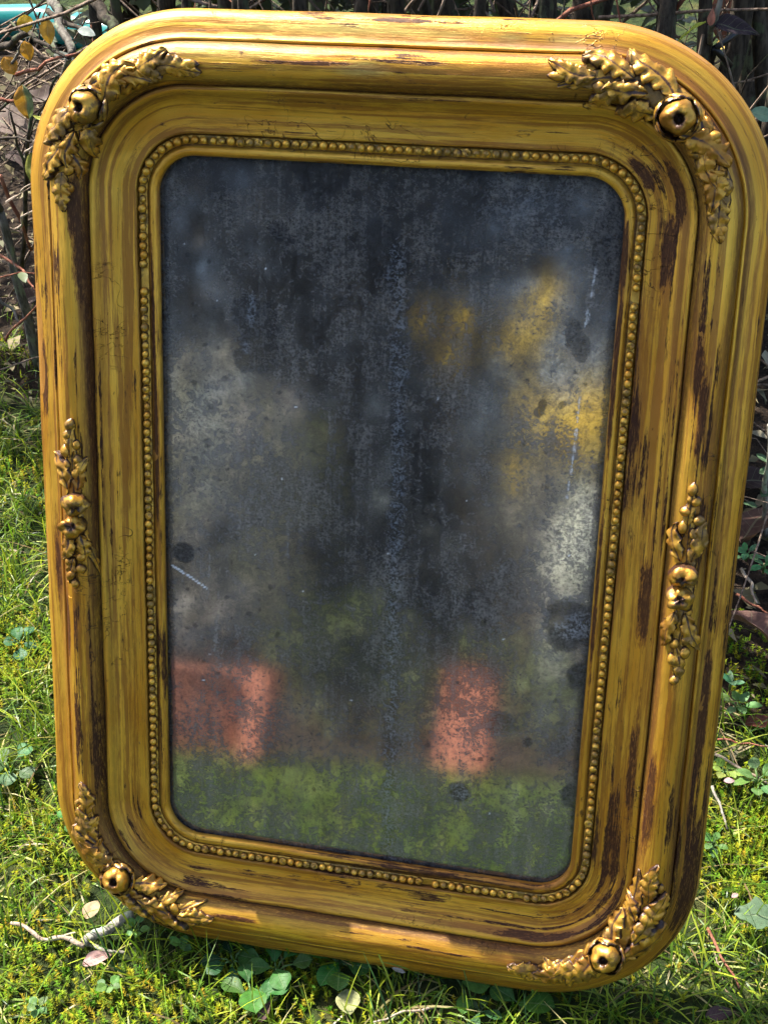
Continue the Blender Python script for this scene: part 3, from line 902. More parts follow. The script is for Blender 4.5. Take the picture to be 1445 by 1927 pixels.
Cl = np.repeat(lp[rng.choice(5, n, p=[.3, .27, .15, .22, .06])] * rng.uniform(.7, 1.2, (n, 1)), 4, axis=0)
props(link('leaf_litter', mesh('leaf_litter', Vl, np.arange(len(Vl)).reshape(-1, 4), DEADM, col=Cl, smooth=False)), 'brown leaf crumbs and bark bits on dark soil under the hedge', 'leaf litter', kind='stuff')


# ------------------------------------------------------------------ leaves, twigs, weeds
def leaf_verts(L, Wd, fold=.25, curl=.4, kind='oval', seed=0, nu=10, nv=7, cup=0.0):
    V, UVl = [], []
    for i in range(nu):
        a = i / (nu - 1)
        if kind == 'oval': w = math.sin(math.pi * a ** .9) ** .75
        elif kind == 'obovate': w = (math.sin(math.pi * min(1, a ** 1.5)) ** .7) * .98 + .05 * (a < .5)
        elif kind == 'pointed': w = math.sin(math.pi * a ** .75) * (1 - .25 * a)
        else: w = (math.sin(math.pi * a ** .8) ** .7) * (1 + .22 * math.sin(a * 15))
        w = max(w, .03) * Wd / 2
        ang = curl * a
        for j in range(nv):
            c = -1 + 2 * j / (nv - 1)
            wob = nz(a * 3 + seed, c * 2, seed * 1.3) * .07 * L
            x_ = L * (math.sin(ang) / curl if abs(curl) > 1e-3 else a)
            z_ = -L * ((1 - math.cos(ang)) / curl if abs(curl) > 1e-3 else 0) + abs(c) * w * fold + cup * c * c * w + wob
            V.append((x_, c * w, z_)); UVl.append((a, c))
    return np.array(V), np.array(UVl), grid_faces(nu, nv)


def leaf_obj(name, parent, pos, heading, pitch, L, Wd, colr, roll=0.0, mat=None, colr2=None, **k):
    V, u, F = leaf_verts(L, Wd, **k)
    C = np.tile(np.array(colr, dtype=float), (len(V), 1))
    if colr2 is not None: C[u[:, 1] > .05] = colr2
    M = Matrix.Rotation(heading, 3, 'Z') @ Matrix.Rotation(-pitch, 3, 'Y') @ Matrix.Rotation(roll, 3, 'X')
    V = V @ np.array(M).T + np.asarray(pos)
    return link(name, mesh(name, V, F, mat or LEAFM, uv=u, col=C), parent)


def tube(pts, radii, n=7, lump=0.0, seed=0):
    pts = np.asarray(pts, dtype=float)
    V = []
    for i, p in enumerate(pts):
        t = pts[min(i + 1, len(pts) - 1)] - pts[max(i - 1, 0)]
        t /= np.linalg.norm(t) + 1e-9
        a = np.cross(t, [0.31, .9, .2]); a /= np.linalg.norm(a) + 1e-9
        b = np.cross(t, a)
        for k in range(n):
            th = math.tau * k / n
            r = radii[i] * (1 + lump * nz(k * .9 + seed, i * .6, seed))
            V.append(p + a * r * math.cos(th) + b * r * math.sin(th))
    V.append(pts[0]); V.append(pts[-1])
    m = len(pts)
    F = [(i * n + k, i * n + (k + 1) % n, (i + 1) * n + (k + 1) % n, (i + 1) * n + k) for i in range(m - 1) for k in range(n)]
    F += [(m * n, (k + 1) % n, k) for k in range(n)] + [(m * n + 1, (m - 1) * n + k, (m - 1) * n + (k + 1) % n) for k in range(n)]
    return np.array(V), F


def wander(p0, p1, n, amp, seed):
    p0, p1 = np.asarray(p0, float), np.asarray(p1, float)
    t = np.linspace(0, 1, n)
    P = p0 + (p1 - p0) * t[:, None]
    for i in range(n):
        s_ = math.sin(math.pi * min(1, t[i] * 1.0)) if True else 1
        P[i] += np.array([nz(t[i] * 3 + seed, 1.7, seed), nz(t[i] * 3, seed, 5.2), nz(t[i] * 3, 9.1, seed) * .5]) * amp * (s_ * .8 + .2 * (0 < t[i]))
    return P


BARK = bark_mat('bark_dark', (.020, .015, .011), (.075, .058, .042), (.075, .085, .045))
BARKL = bark_mat('bark_grey', (.07, .06, .05), (.20, .18, .15), (.20, .22, .15))
REDT = bark_mat('bark_red', (.16, .05, .03), (.30, .13, .08))
PALET = bark_mat('twig_pale', (.25, .18, .13), (.45, .37, .29))
PALET2 = bark_mat('twig_brown', (.07, .045, .03), (.26, .19, .14))
LICH = bark_mat('lichen_twig', (.16, .14, .11), (.33, .31, .26), (.36, .42, .30))


def twig(name, parent, p0, p1, r0, r1, mat, amp=.02, seed=0, n=9, sides=6, lump=.25):
    P = wander(p0, p1, n, amp, seed)
    V, F = tube(P, np.linspace(r0, r1, n), sides, lump, seed)
    o = link(name, mesh(name, V, F, mat), parent)
    return o, P


GRN, GRN2, GRND = (.05, .16, .03), (.09, .22, .06), (.025, .085, .025)


def weed(name, label, px, py, leaves, colr, cat='weed', group=None, z=0.0, size=1.0, kind='obovate', seed=0):
    g = G(px, py, z)
    E_ = props(empty(name, tuple(g)), label, cat, group)
    rs = random.Random(seed)
    for (dx, dy, ln_, wd_, pit) in leaves:         # leaf centres as offsets in metres from the root
        h = math.atan2(dy, dx); d = math.hypot(dx, dy)
        st = rs.uniform(.008, .014)
        base = np.array([dx - math.cos(h) * ln_ * .5, dy - math.sin(h) * ln_ * .5, st])
        cc = tuple(c * rs.uniform(.8, 1.25) for c in colr)
        lf = leaf_obj('leaf', E_, base, h, pit, ln_ * size, wd_ * size, cc, rs.uniform(-.25, .25), kind=kind, seed=rs.uniform(0, 50), fold=.18, curl=.5)
        V, F = tube([(0, 0, .0), tuple(base * .55 + np.array([0, 0, .004])), tuple(base)], [.0011, .0010, .0008], 5)
        link('stalk', mesh('stalk', V, F, STALKM), E_)
    return E_


STALKM = simple('stalk_green', (.10, .18, .05), .5)


def ring(n, r, L, Wd, pit, seed, jit=.3):
    rs = random.Random(seed)
    return [(math.cos(a) * r * q, math.sin(a) * r * q, L * rs.uniform(.75, 1.15), Wd * rs.uniform(.8, 1.1), pit + rs.uniform(-.2, .3)) for a, q in ((math.tau * (k + rs.uniform(-jit, jit)) / n, rs.uniform(.7, 1.2)) for k in range(n))]


# broad-leaved weeds along the lower edge of the frame
weed('broadleaf_weed', 'dark green broadleaf weed with one large leaf at the bottom edge, left of centre', 478, 1893, [(.002, -.004, .034, .026, .55), (-.020, .008, .026, .018, .2), (.020, .012, .024, .018, .3), (-.012, .022, .02, .015, .3)], GRN, seed=1)
weed('broadleaf_weed', 'cluster of green rounded weed leaves just under the frame, below the left torn twig end', 520, 1833, ring(7, .022, .026, .019, .25, 2), GRN, seed=2)
weed('broadleaf_weed', 'green rounded weed leaves under the frame, above the pale yellowed leaf', 640, 1822, ring(6, .021, .027, .021, .3, 3), GRN, seed=3)
weed('broadleaf_weed', 'low weed with dark leaves at the frame shadow, leftmost of the row under the frame', 440, 1818, ring(6, .018, .020, .014, .2, 4), GRND, seed=4)
weed('broadleaf_weed', 'weed with one lit pale green leaf below the middle of the frame', 872, 1863, [(.012, .000, .026, .022, .35), (-.016, .010, .018, .012, .2), (.004, -.02, .02, .014, .2)], (.10, .22, .04), seed=5)
weed('broadleaf_weed', 'weed with broad glossy leaves at the bottom edge, right of centre', 985, 1905, [(.012, .000, .034, .028, .45), (-.02, .008, .026, .022, .3), (.0, .024, .02, .016, .2)], GRN, seed=6)
weed('broadleaf_weed', 'small weed with drooping leaves at the bottom edge below the moss, near centre', 905, 1915, ring(4, .014, .018, .012, .2, 7), GRND, seed=7)
weed('clover', 'pale clover at the left edge beside the lower left ornament', 22, 1455, ring(5, .018, .022, .020, .35, 8), (.09, .20, .08), 'clover', seed=8)
weed('clover', 'dark clover in the grass at the left, level with the left side ornament', 42, 1222, ring(5, .014, .020, .016, .25, 9), (.04, .13, .05), 'clover', seed=9)
weed('clover', 'small clover in the bright grass left of the lower left corner', 140, 1560, ring(4, .010, .011, .010, .3, 10), (.10, .22, .05), 'clover', seed=10)
weed('chickweed', 'light green chickweed with small oval leaves at the right, beside the lower frame side', 1388, 1340, ring(6, .016, .016, .010, .4, 11), (.14, .28, .09), 'weed', kind='oval', seed=11, z=.01)
weed('chickweed', 'leafy chickweed by the right edge, above the bright moss', 1425, 1478, ring(7, .02, .018, .013, .4, 12), (.12, .26, .07), 'weed', kind='oval', seed=12, z=.01)
weed('chickweed', 'yellow green chickweed touching the right side of the frame near the ground', 1362, 1462, ring(6, .013, .013, .010, .4, 13), (.22, .32, .06), 'weed', kind='oval', seed=13)
weed('cleavers', 'star shaped green seedling at the right beside the dead brown leaf', 1403, 1056, ring(7, .012, .016, .008, .3, 14, .1), (.10, .26, .10), 'weed', kind='oval', seed=14, z=.03)
weed('cleavers', 'small whorled seedling at the right edge below the star shaped one', 1436, 1080, ring(5, .010, .014, .008, .3, 15, .1), (.09, .23, .09), 'weed', kind='oval', seed=15, z=.03)
weed('cleavers', 'green seedling at the right below the large folded dead leaf', 1372, 1300, ring(4, .010, .016, .009, .7, 16, .2), (.08, .22, .10), 'weed', kind='oval', seed=16, z=.02)
weed('ground_ivy', 'grey green crinkled leaf weed at the right edge, among bright moss', 1428, 1742, [(-.004, .0, .040, .034, .35), (.02, .01, .03, .022, .2)], (.10, .15, .11), 'weed', kind='lobed', seed=17, z=.01)
weed('seedling', 'tiny oval leaved seedling low in the grass beside the lower right corner', 1340, 1600, ring(5, .010, .011, .008, .3, 18), (.09, .22, .05), 'weed', kind='oval', seed=18)
for i, (px_, py_, lab) in enumerate([(210, 1868, 'tiny weed in the bottom left grass, right of the fallen pink leaf'), (75, 1905, 'tiny round leaved weed in the bottom left corner grass'), (345, 1790, 'tiny weed between the lichen twig and the frame'), (262, 1762, 'small weed growing over the lichen twig')]):
    weed('seedling', lab, px_, py_, ring(5, .008, .010, .008, .3, 30 + i), (.12, .24, .06), 'weed', kind='oval', seed=30 + i, z=.006)

# single fallen leaves
def fallen(label, px, py, L, Wd, head, colr, curl=.6, z=.012, pitch=0.0, fold=.3, roll=0, kind='oval', seed=0, cat='leaf', colr2=None, group=None):
    g = G(px, py, z)
    o = leaf_obj('fallen_leaf', None, (-math.cos(head) * L / 2, -math.sin(head) * L / 2, 0), head, pitch, L, Wd, colr, roll, DEADM, kind=kind, seed=seed, fold=fold, curl=curl, nu=14, nv=9, colr2=colr2)
    o.location = g
    return props(o, label, cat, group)


fallen('large folded brown dead leaf at the right edge, standing on dark moss', 1428, 1200, .10, .072, 2.2, (.17, .09, .07), .9, .035, .5, .7, .5, 'pointed', 3)
fallen('brown dead leaf with a hole at the right edge, above the star shaped seedling', 1425, 985, .080, .062, 1.1, (.11, .06, .045), .6, .025, .3, .2, -.4, 'oval', 5)
fallen('dead brown leaf at the right edge high beside the frame', 1432, 905, .06, .04, .3, (.05, .03, .025), .8, .02, .2, .4, .2, 'pointed', 7)
fallen('small rust brown leaf on the soil at the right, below the folded dead leaf', 1432, 1358, .035, .020, .4, (.16, .05, .03), .5, .012, .1, .3, 0, 'oval', 9)
fallen('curled pink fallen leaf at the bottom left, beside the lichen twig', 186, 1808, .030, .013, .5, (.50, .30, .27), 1.4, .016, .5, .5, .3, 'oval', 11)
fallen('yellowed spotted leaf lying below the middle of the frame', 655, 1885, .024, .022, -1.2, (.36, .36, .16), .5, .012, .1, .1, 0, 'oval', 13)
fallen('pale brown fallen leaf in the grass above the lichen twig', 173, 1712, .022, .016, 1.4, (.42, .30, .18), .5, .014, .2, .2, 0, 'oval', 15)
fallen('white petal lying against the lower frame edge', 750, 1826, .013, .005, -.1, (.60, .55, .50), .3, .022, 0, .2, 0, 'oval', 17)
fallen('pinkish petal among weeds at the right, under the chickweed', 1372, 1470, .011, .007, .2, (.45, .30, .30), .3, .02, .1, .2, 0, 'oval', 19)
fallen('small pink petal in the moss at the right', 1383, 1686, .008, .005, .8, (.45, .30, .28), .3, .018, .1, .2, 0, 'oval', 20)
fallen('purple brown leaf scrap at the bottom edge, right side', 1358, 1908, .030, .014, .4, (.09, .05, .05), .5, .012, .1, .3, .2, 'pointed', 21)
fallen('purplish leaf scrap beside the weed with one large leaf', 500, 1905, .022, .010, 1.3, (.10, .05, .05), .5, .012, .3, .3, .2, 'pointed', 22)
fallen('big grey brown dead leaf at the left edge behind the twigs', 18, 235, .12, .07, -.5, (.17, .125, .105), .5, .06, .1, .4, .3, 'pointed', 23)
fallen('grey brown dead leaf at the left behind the red twig', 95, 185, .09, .06, .5, (.12, .085, .075), .5, .06, .1, .4, .0, 'lobed', 25)
fallen('dark curled dead leaf at the left beside the frame edge', 45, 300, .08, .05, -1.0, (.07, .045, .04), .8, .04, .3, .5, .2, 'lobed', 27)
fallen('brown leaf on dark soil at the left, beside the grey stem', 62, 560, .06, .04, 1.2, (.09, .055, .045), .6, .02, .2, .4, .1, 'oval', 28)
fallen('orange brown leaf on the soil at the upper right, behind the stems', 1372, 88, .05, .045, .4, (.42, .26, .05), .6, .03, .4, .2, 0, 'oval', 29)
fallen('rust coloured large leaf standing among the stems at the upper right', 1392, 55, .16, .09, 1.3, (.13, .05, .03), .5, .08, 1.1, .3, .2, 'pointed', 31)

# twigs lying on the lawn
g0, g1, g2 = G(252, 1722, .012), G(158, 1778, .008), G(235, 1795, .006)
tw = props(empty('fallen_twig', tuple(g1)), 'grey lichen covered twig lying on the grass at the lower left corner', 'twig')
o, P = twig('stem', tw, g0 - g1, g1 - g1 + np.array([0, 0, .002]), .0052, .0046, LICH, .006, 3, 10, 8, .35)
o, P = twig('side_shoot', tw, (0, 0, 0), g2 - g1, .0022, .0014, LICH, .004, 4)
g0, g1 = G(20, 1738, .010), G(160, 1780, .010)
P = wander(g0, g1, 12, .012, 6)
V, F = tube(P - P[0], np.linspace(.0016, .0026, 12), 6, .3, 6)
o = link('fallen_twig', mesh('fallen_twig', V, F, PALET)); o.location = P[0]
props(o, 'thin pinkish bare twig leading to the lichen covered twig, bottom left', 'twig')
for i, (a, b, r_, mt, lab) in enumerate([((1345, 1420), (1445, 1475), .0018, PALET, 'thin straw coloured twig on the soil at the right, below the seedling'), ((1340, 1480), (1368, 1560), .0016, LICH, 'short grey stalk beside the right frame side near the ground'), ((1395, 1070), (1425, 1135), .0022, PALET, 'pale peeled twig at the right under the star shaped seedling'), ((1385, 1118), (1445, 1155), .0018, REDT, 'reddish twig at the right crossing above the folded dead leaf'), ((1350, 1392), (1445, 1405), .0012, REDT, 'thin reddish twig at the right below the rust brown leaf'), ((1330, 1745), (1390, 1860), .0016, REDT, 'thin brown twig in the grass at the bottom right'), ((820, 1895), (700, 1925), .0014, PALET, 'dry straw stalk at the bottom edge below the middle of the frame')]):
    P = wander(G(*a, z=.014), G(*b, z=.012), 9, .006, 40 + i)
    V, F = tube(P - P[0], np.linspace(r_, r_ * .6, 9), 6, .3, i)
    o = link('fallen_twig', mesh('fallen_twig', V, F, mt)); o.location = P[0]
    props(o, lab, 'twig')

# ------------------------------------------------------------------ hedge shrubs behind the mirror
def shrub(name, label, root, stems, seed, crown=None, mat=BARK, leafcol=(.05, .10, .03), nleaf=0, twigs=5, group=None):
    E_ = props(empty(name, tuple(root)), label, 'shrub', group)
    rs = random.Random(seed)
    root = np.asarray(root)
    lv, lf_, lc = [], [], []
    nofs = 0
    for i, (p0, p1, r0) in enumerate(stems):
        p0, p1 = np.asarray(p0, float), np.asarray(p1, float)
        o, P = twig('stem', E_, p0 - root, p1 - root, r0, r0 * .55, mat, .09, seed + i * 1.37, 14, 9, .18)
        L = np.linalg.norm(p1 - p0)
        for k in range(twigs):
            a = P[rs.randint(2, 12)]
            dr = np.array([rs.uniform(-1, 1), rs.uniform(-.8, .8), rs.uniform(.1, 1.0)]); dr /= np.linalg.norm(dr)
            ln_ = rs.uniform(.10, .35)
            t_, Q = twig('side_twig', o, a, a + dr * ln_, r0 * rs.uniform(.12, .3), .0006, mat if rs.random() < .7 else REDT, .03, seed + i + k * .7, 8, 5, .2)
            for q in range(nleaf):
                b = Q[rs.randint(2, 7)]
                V, u, F = leaf_verts(rs.uniform(.016, .032), rs.uniform(.010, .018), .2, .4, 'oval', rs.uniform(0, 9), 5, 3)
                M = Matrix.Rotation(rs.uniform(0, 6.3), 3, 'Z') @ Matrix.Rotation(rs.uniform(-.6, .8), 3, 'Y')
                V = V @ np.array(M).T + b
                lv.append(V); lf_.append(F + nofs); nofs += len(V)
                lc.append(np.tile(np.array(leafcol) * rs.uniform(.6, 1.5), (len(V), 1)))
    if crown:
        cx_, cy_, cz_, rx_, ry_, rz_, cnt = crown
        for q in range(cnt):
            while True:
                d = np.array([rs.uniform(-1, 1), rs.uniform(-1, 1), rs.uniform(-1, 1)])
                if d @ d < 1: break
            b = np.array([cx_, cy_, cz_]) + d * (rx_, ry_, rz_) - root
            V, u, F = leaf_verts(rs.uniform(.03, .055), rs.uniform(.018, .032), .2, .4, 'oval', rs.uniform(0, 9), 4, 3)
            M = Matrix.Rotation(rs.uniform(0, 6.3), 3, 'Z') @ Matrix.Rotation(rs.uniform(-.8, .8), 3, 'Y')
            lv.append(V @ np.array(M).T + b); lf_.append(F + nofs); nofs += len(V)
            lc.append(np.tile(np.array(leafcol) * rs.uniform(.6, 1.4), (len(V), 1)))
    if lv:
        o = link('foliage', mesh('foliage', np.concatenate(lv), np.concatenate(lf_), LEAFM if leafcol[1] > leafcol[0] else DEADM, col=np.concatenate(lc)), E_)
        o['kind'] = 'stuff'
    return E_


def up(px, Y, lean_px, r, ztop=1.35, dy=.02):        # an upright stem whose picture passes x = px at the top edge of the frame
    P = A(px, 40, Y); r *= .72
    q = A(px + lean_px, -260, Y + dy)
    d = q - P
    k0 = -P[2] / d[2]; k1 = (ztop - P[2]) / d[2]
    return (P + d * k0, P + d * k1, r)


CRC = (.035, .06, .02)  # crowns of these shrubs are out of view, placed to shade the soil
shrub('hedge_shrub', 'dark stemmed hedge shrub behind the top of the mirror, left of centre', G(560, 60), [up(440, .62, -10, .010), up(505, .75, 15, .012), up(575, .66, -12, .013), up(615, .95, 20, .016), up(660, .80, -14, .012), up(690, 1.15, 10, .020)], 5, (-.42, 1.28, 1.05, .5, .32, .25, 260), leafcol=CRC, nleaf=1)
shrub('hedge_shrub', 'dark hedge shrub with mossy stems behind the middle of the mirror top', G(800, 60), [up(722, .70, 5, .013), up(765, .85, -10, .018), up(812, .62, 16, .010), up(850, .98, -6, .020), up(905, .74, 10, .013), up(880, 1.25, 8, .026)], 15, (-.12, 1.28, 1.05, .5, .32, .25, 260), leafcol=CRC, nleaf=1)
shrub('hedge_shrub', 'dark hedge shrub with thick leaning stems behind the mirror top, right of centre', G(1080, 70), [up(985, .80, -6, .014), up(1030, .66, 8, .013), up(1095, .90, -20, .024), up(1190, .64, 50, .014), up(1150, 1.05, 15, .018), up(1240, .88, -12, .020), up(1270, .70, 18, .011)], 25, (.15, 1.28, 1.05, .45, .32, .25, 260), leafcol=CRC, nleaf=1)
shrub('hedge_shrub', 'hedge shrub with thick dark trunks at the upper right corner', G(1400, 120), [up(1345, .78, -8, .012), up(1388, .86, 60, .022), up(1405, 1.10, 42, .026), up(1440, .72, 45, .010), up(1465, .90, -30, .014)], 35, (.42, 1.28, 1.05, .4, .32, .25, 260), leafcol=CRC, nleaf=1)
shrub('hedge_shrub', 'dark twiggy hedge shrub behind the upper left corner of the mirror', G(250, 60), [up(245, .85, -12, .010), up(160, 1.05, -30, .014), up(330, .72, 25, .009), up(395, .90, -18, .014), up(360, 1.2, 10, .022)], 45, (-1.30, 1.35, 1.05, .45, .40, .25, 700), leafcol=CRC, nleaf=1, twigs=7)  # unseen crown set off to the left of its stems to darken the soil
# a second row closes the hedge
for i, (px_, lab) in enumerate([(300, 'far hedge shrub seen between stems at the upper left'), (560, 'far hedge shrub behind the stems left of centre'), (800, 'far hedge shrub behind the stems at the top centre'), (1020, 'far hedge shrub behind the stems right of centre')]):
    st = [up(px_ + random.uniform(-130, 130), random.uniform(1.35, 1.75), random.uniform(-40, 40), random.uniform(.012, .028)) for _ in range(3)]
    r_ = A(px_, 40, 1.55)
    shrub('hedge_shrub', lab, (r_[0], r_[1], 0), st, 60 + i * 3, (r_[0], 1.6, .62, .34, .25, .62, 1500), leafcol=(.022, .035, .014), nleaf=0, twigs=4)

# tangle of dead twigs under the hedge
lv, lf_, k_ = [], [], 0
for i in range(1150):
    x_, y_ = rng.uniform(-1.25, .55), rng.uniform(.55, 1.7)
    z_ = rng.uniform(.0, .75) * (1 if y_ < 1.3 else .6)
    d_ = rng.normal(0, 1, 3) * (1, .6, .9); d_ /= np.linalg.norm(d_)
    L_ = rng.uniform(.06, .32)
    p_ = np.array([x_, y_, max(.01, z_)])
    q_ = p_ + d_ * L_; q_[2] = max(.005, q_[2])
    if x_ < -.35 and y_ < .75: continue
    P = wander(p_, q_, 5, .02, i * .37)
    r_ = rng.uniform(.0008, .0026)
    V, F = tube(P, np.linspace(r_, r_ * .5, 5), 4)
    F = np.array([f if len(f) == 4 else (*f, f[-1]) for f in F[:16]])
    lv.append(V); lf_.append(F + k_); k_ += len(V)
props(link('twig_tangle', mesh('twig_tangle', np.concatenate(lv), np.concatenate(lf_), PALET2)), 'tangle of thin bare twigs under the hedge', 'twigs', kind='stuff')

# twiggy shrub at the left with a few autumn leaves
b0 = G(74, 690)
E_ = props(empty('twiggy_shrub', tuple(b0)), 'bare twiggy shrub at the left edge with a few orange and green leaves', 'shrub')
sh = np.asarray(b0)
tw_specs = [((74, 690, .86), (0, 395, .82), .0075, .0055, BARKL), ((0, 395, .82), (-60, 250, .80), .0055, .004, BARKL), ((40, 520, .80), (60, 215, .72), .0035, .0022, BARK), ((62, 300, .74), (135, 95, .62), .0040, .0026, BARKL), ((10, 640, .84), (75, 570, .70), .0020, .0012, REDT), ((0, 480, .80), (66, 545, .74), .0022, .0012, REDT), ((0, 88, .66), (55, 62, .64), .0042, .0030, BARK), ((55, 62, .64), (130, 110, .60), .0026, .0014, BARK),
            ((30, 140, .62), (145, 100, .60), .0022, .0014, REDT), ((0, 185, .62), (55, 205, .62), .0020, .0014, REDT), ((20, 120, .62), (42, 78, .62), .0018, .0012, BARKL), ((0, 260, .64), (75, 262, .62), .0018, .0010, BARK), ((48, 285, .62), (78, 255, .60), .0016, .0009, PALET), ((12, 380, .70), (62, 345, .68), .0016, .0008, PALET), ((0, 330, .76), (60, 470, .78), .0028, .0018, REDT), ((90, 20, .78), (170, 70, .70), .0036, .0022, BARK), ((95, 0, .74), (135, 100, .66), .0052, .0046, BARKL), ((180, 0, .80), (215, 60, .76), .007, .006, BARK), ((0, 205, .66), (75, 130, .62), .0017, .0010, BARK), ((20, 40, .68), (95, 130, .62), .0014, .0008, BARK), ((50, 330, .7), (20, 210, .68), .0020, .0012, BARK), ((30, 430, .72), (70, 390, .68), .0018, .0010, PALET), ((0, 560, .82), (40, 610, .80), .0024, .0016, BARKL), ((110, 140, .62), (60, 250, .64), .0016, .0009, BARK)]
for i, (a, b, r0, r1, mt) in enumerate(tw_specs):
    twig('branch', E_, A(*a) - sh, A(*b) - sh, r0, r1, mt, .010, 80 + i * 1.1, 9, 7, .2)
for i, (px_, py_, Yd, L, Wd, hd, pt, c1, c2) in enumerate([(42, 172, .62, .036, .024, -1.5, -1.25, (.52, .26, .04), (.20, .25, .12)), (45, 40, .64, .018, .017, -1.2, -.9, (.65, .40, .02), None), (86, 46, .62, .026, .016, -1.3, -1.1, (.55, .30, .05), None), (46, 90, .62, .020, .014, -1.0, -1.0, (.62, .30, .03), None), (8, 120, .62, .020, .018, -.6, -.8, (.58, .28, .04), None), (60, 300, .62, .034, .018, -1.9, -1.1, (.28, .28, .05), (.14, .18, .05)), (146, 70, .62, .018, .016, .2, -.2, (.45, .50, .46), None), (76, 78, .62, .018, .015, .3, -.4, (.30, .35, .26), None), (62, 232, .62, .024, .006, -.2, 0, (.42, .45, .06), None), (58, 378, .62, .012, .010, .4, -.2, (.07, .14, .06), None), (100, 118, .62, .022, .016, .5, -.2, (.26, .28, .25), None)]):
    lp_ = A(px_, py_ - 14, Yd)
    leaf_obj('leaf', E_, lp_ - sh, hd, pt, L, Wd, c1, .2, LEAFM, colr2=c2, kind='oval', seed=i * 2.3, fold=.15, curl=.3, nu=12, nv=9)

# right side: saplings and the bent black rod
b0 = G(1440, 1010)
E_ = props(empty('sapling', tuple(b0)), 'slender whitish sapling stem with small leaves at the right edge', 'sapling')
sh = np.asarray(b0)
o, P = twig('stem', E_, (0, 0, 0), A(1446, 800, b0[1] - .05) - sh, .0036, .0026, LICH, .008, 9, 10, 7, .3)
for i, (px_, py_, hd) in enumerate([(1428, 890, .4), (1425, 955, 2.8), (1432, 935, 1.0), (1442, 870, 2.2)]):
    leaf_obj('leaf', E_, A(px_, py_, b0[1] - .03) - sh, hd, .2, .018, .011, (.09, .17, .08), .2, LEAFM, kind='oval', seed=i, fold=.2, curl=.4)
b0 = G(1350, 175)
E_ = props(empty('bent_rod', tuple(b0)), 'thin black rod bent to a sharp angle among the upper right stems', 'rod')
BLK = simple('black_metal', (.010, .010, .011), .4, .5)
sh = np.asarray(b0)
for a, b in (((1388, 60, .80), (1345, 90, .78)), ((1345, 90, .78), (1374, 122, .80))):
    V, F = tube([A(*a) - sh, (A(*a) + A(*b)) / 2 - sh, A(*b) - sh], [.0035] * 3, 8); link('segment', mesh('segment', V, F, BLK), E_)
V, F = tube([A(1345, 90, .78) - sh, A(1338, 118, .80) - sh, (0, 0, -.01)], [.0035, .003, .0025], 8); link('leg', mesh('leg', V, F, BLK), E_)
E_ = props(empty('sapling', tuple(G(1330, 190))), 'thin grey sapling with pink buds and one dark leaf, upper right', 'sapling')
sh = np.asarray(E_.location)
o, P = twig('stem', E_, (0, 0, 0), A(1338, 50, .62) - sh, .0042, .0030, BARKL, .01, 3)
o, P = twig('stem', E_, A(1338, 50, .62) - sh, A(1358, -20, .62) - sh, .0030, .0022, BARKL, .005, 5)
leaf_obj('leaf', E_, A(1340, 45, .62) - sh, .1, -.1, .046, .022, (.045, .03, .035), .5, DEADM, kind='pointed', seed=4, fold=.5, curl=.4)
leaf_obj('leaf', E_, A(1328, 40, .62) - sh, 3.6, -.3, .032, .009, (.35, .42, .05), .2, LEAFM, kind='pointed', seed=6, fold=.3, curl=.4)
leaf_obj('bud', E_, A(1336, 48, .61) - sh, 1.4, 1.2, .016, .008, (.45, .18, .12), .2, DEADM, kind='pointed', seed=8, fold=.8, curl=.2)
E_ = props(empty('sapling', tuple(G(1425, 420))), 'seedling with one pale green leaf beside the upper right frame corner', 'sapling')
sh = np.asarray(E_.location)
twig('stem', E_, (0, 0, 0), A(1420, 235, .62) - sh, .002, .001, BARK, .01, 2)
leaf_obj('leaf', E_, A(1412, 208, .60) - sh, -.2, -.15, .026, .018, (.20, .34, .22), .3, LEAFM, kind='oval', seed=3, fold=.2, curl=.3)
# mossy stump behind the upper right corner
b0 = G(1420, 330)
V, F = [], None
nu, nv = 18, 9
for i in range(nu):
    th = math.tau * i / nu
    for j in range(nv):
        t = j / (nv - 1)
        r = (.085 * (1 - .35 * t) if j < nv - 1 else .002) * (1 + .35 * nz(math.cos(th) * 1.5, math.sin(th) * 1.5, t * 2))
        V.append((r * math.cos(th), r * math.sin(th), -.01 + .17 * min(t * 1.15, 1) + .03 * nz(math.cos(th) * 2, math.sin(th) * 2 + 4, t)))
STM = bark_mat('stump', (.015, .012, .008), (.06, .05, .03), (.06, .075, .012))
o = link('tree_stump', mesh('tree_stump', V, grid_faces(nu, nv, wrap=True), STM)); o.location = b0
props(o, 'low mossy stump in shade behind the upper right corner', 'stump')
# teal pipe on the ground beyond the twigs
PIPE = simple('teal_plastic', (.012, .20, .19), .16, .7, .1, 8)
ctl = np.array([G(q[0], q[1], .036) for q in ((-120, 62), (-20, 42), (80, 40), (170, 62), (270, 78))])
tt = np.linspace(0, 4, 30)
pts = np.stack([np.interp(tt, range(5), ctl[:, k]) for k in range(3)], -1)
pts[1:-1] = (pts[:-2] + 2 * pts[1:-1] + pts[2:]) / 4; pts[1:-1] = (pts[:-2] + 2 * pts[1:-1] + pts[2:]) / 4
V, F = tube(pts, [.036] * 30, 18)
o = link('water_pipe', mesh('water_pipe', V, F, PIPE))
props(o, 'thick glossy teal plastic pipe on the ground at the upper left', 'pipe')

# ------------------------------------------------------------------ what the mirror sees: the garden behind the camera
def on_az(az, dist, ht=0.0):                        # a place in the garden in front of the mirror
    return np.array([-.02 + math.sin(R(az)) * dist, .10 - math.cos(R(az)) * dist, ht])


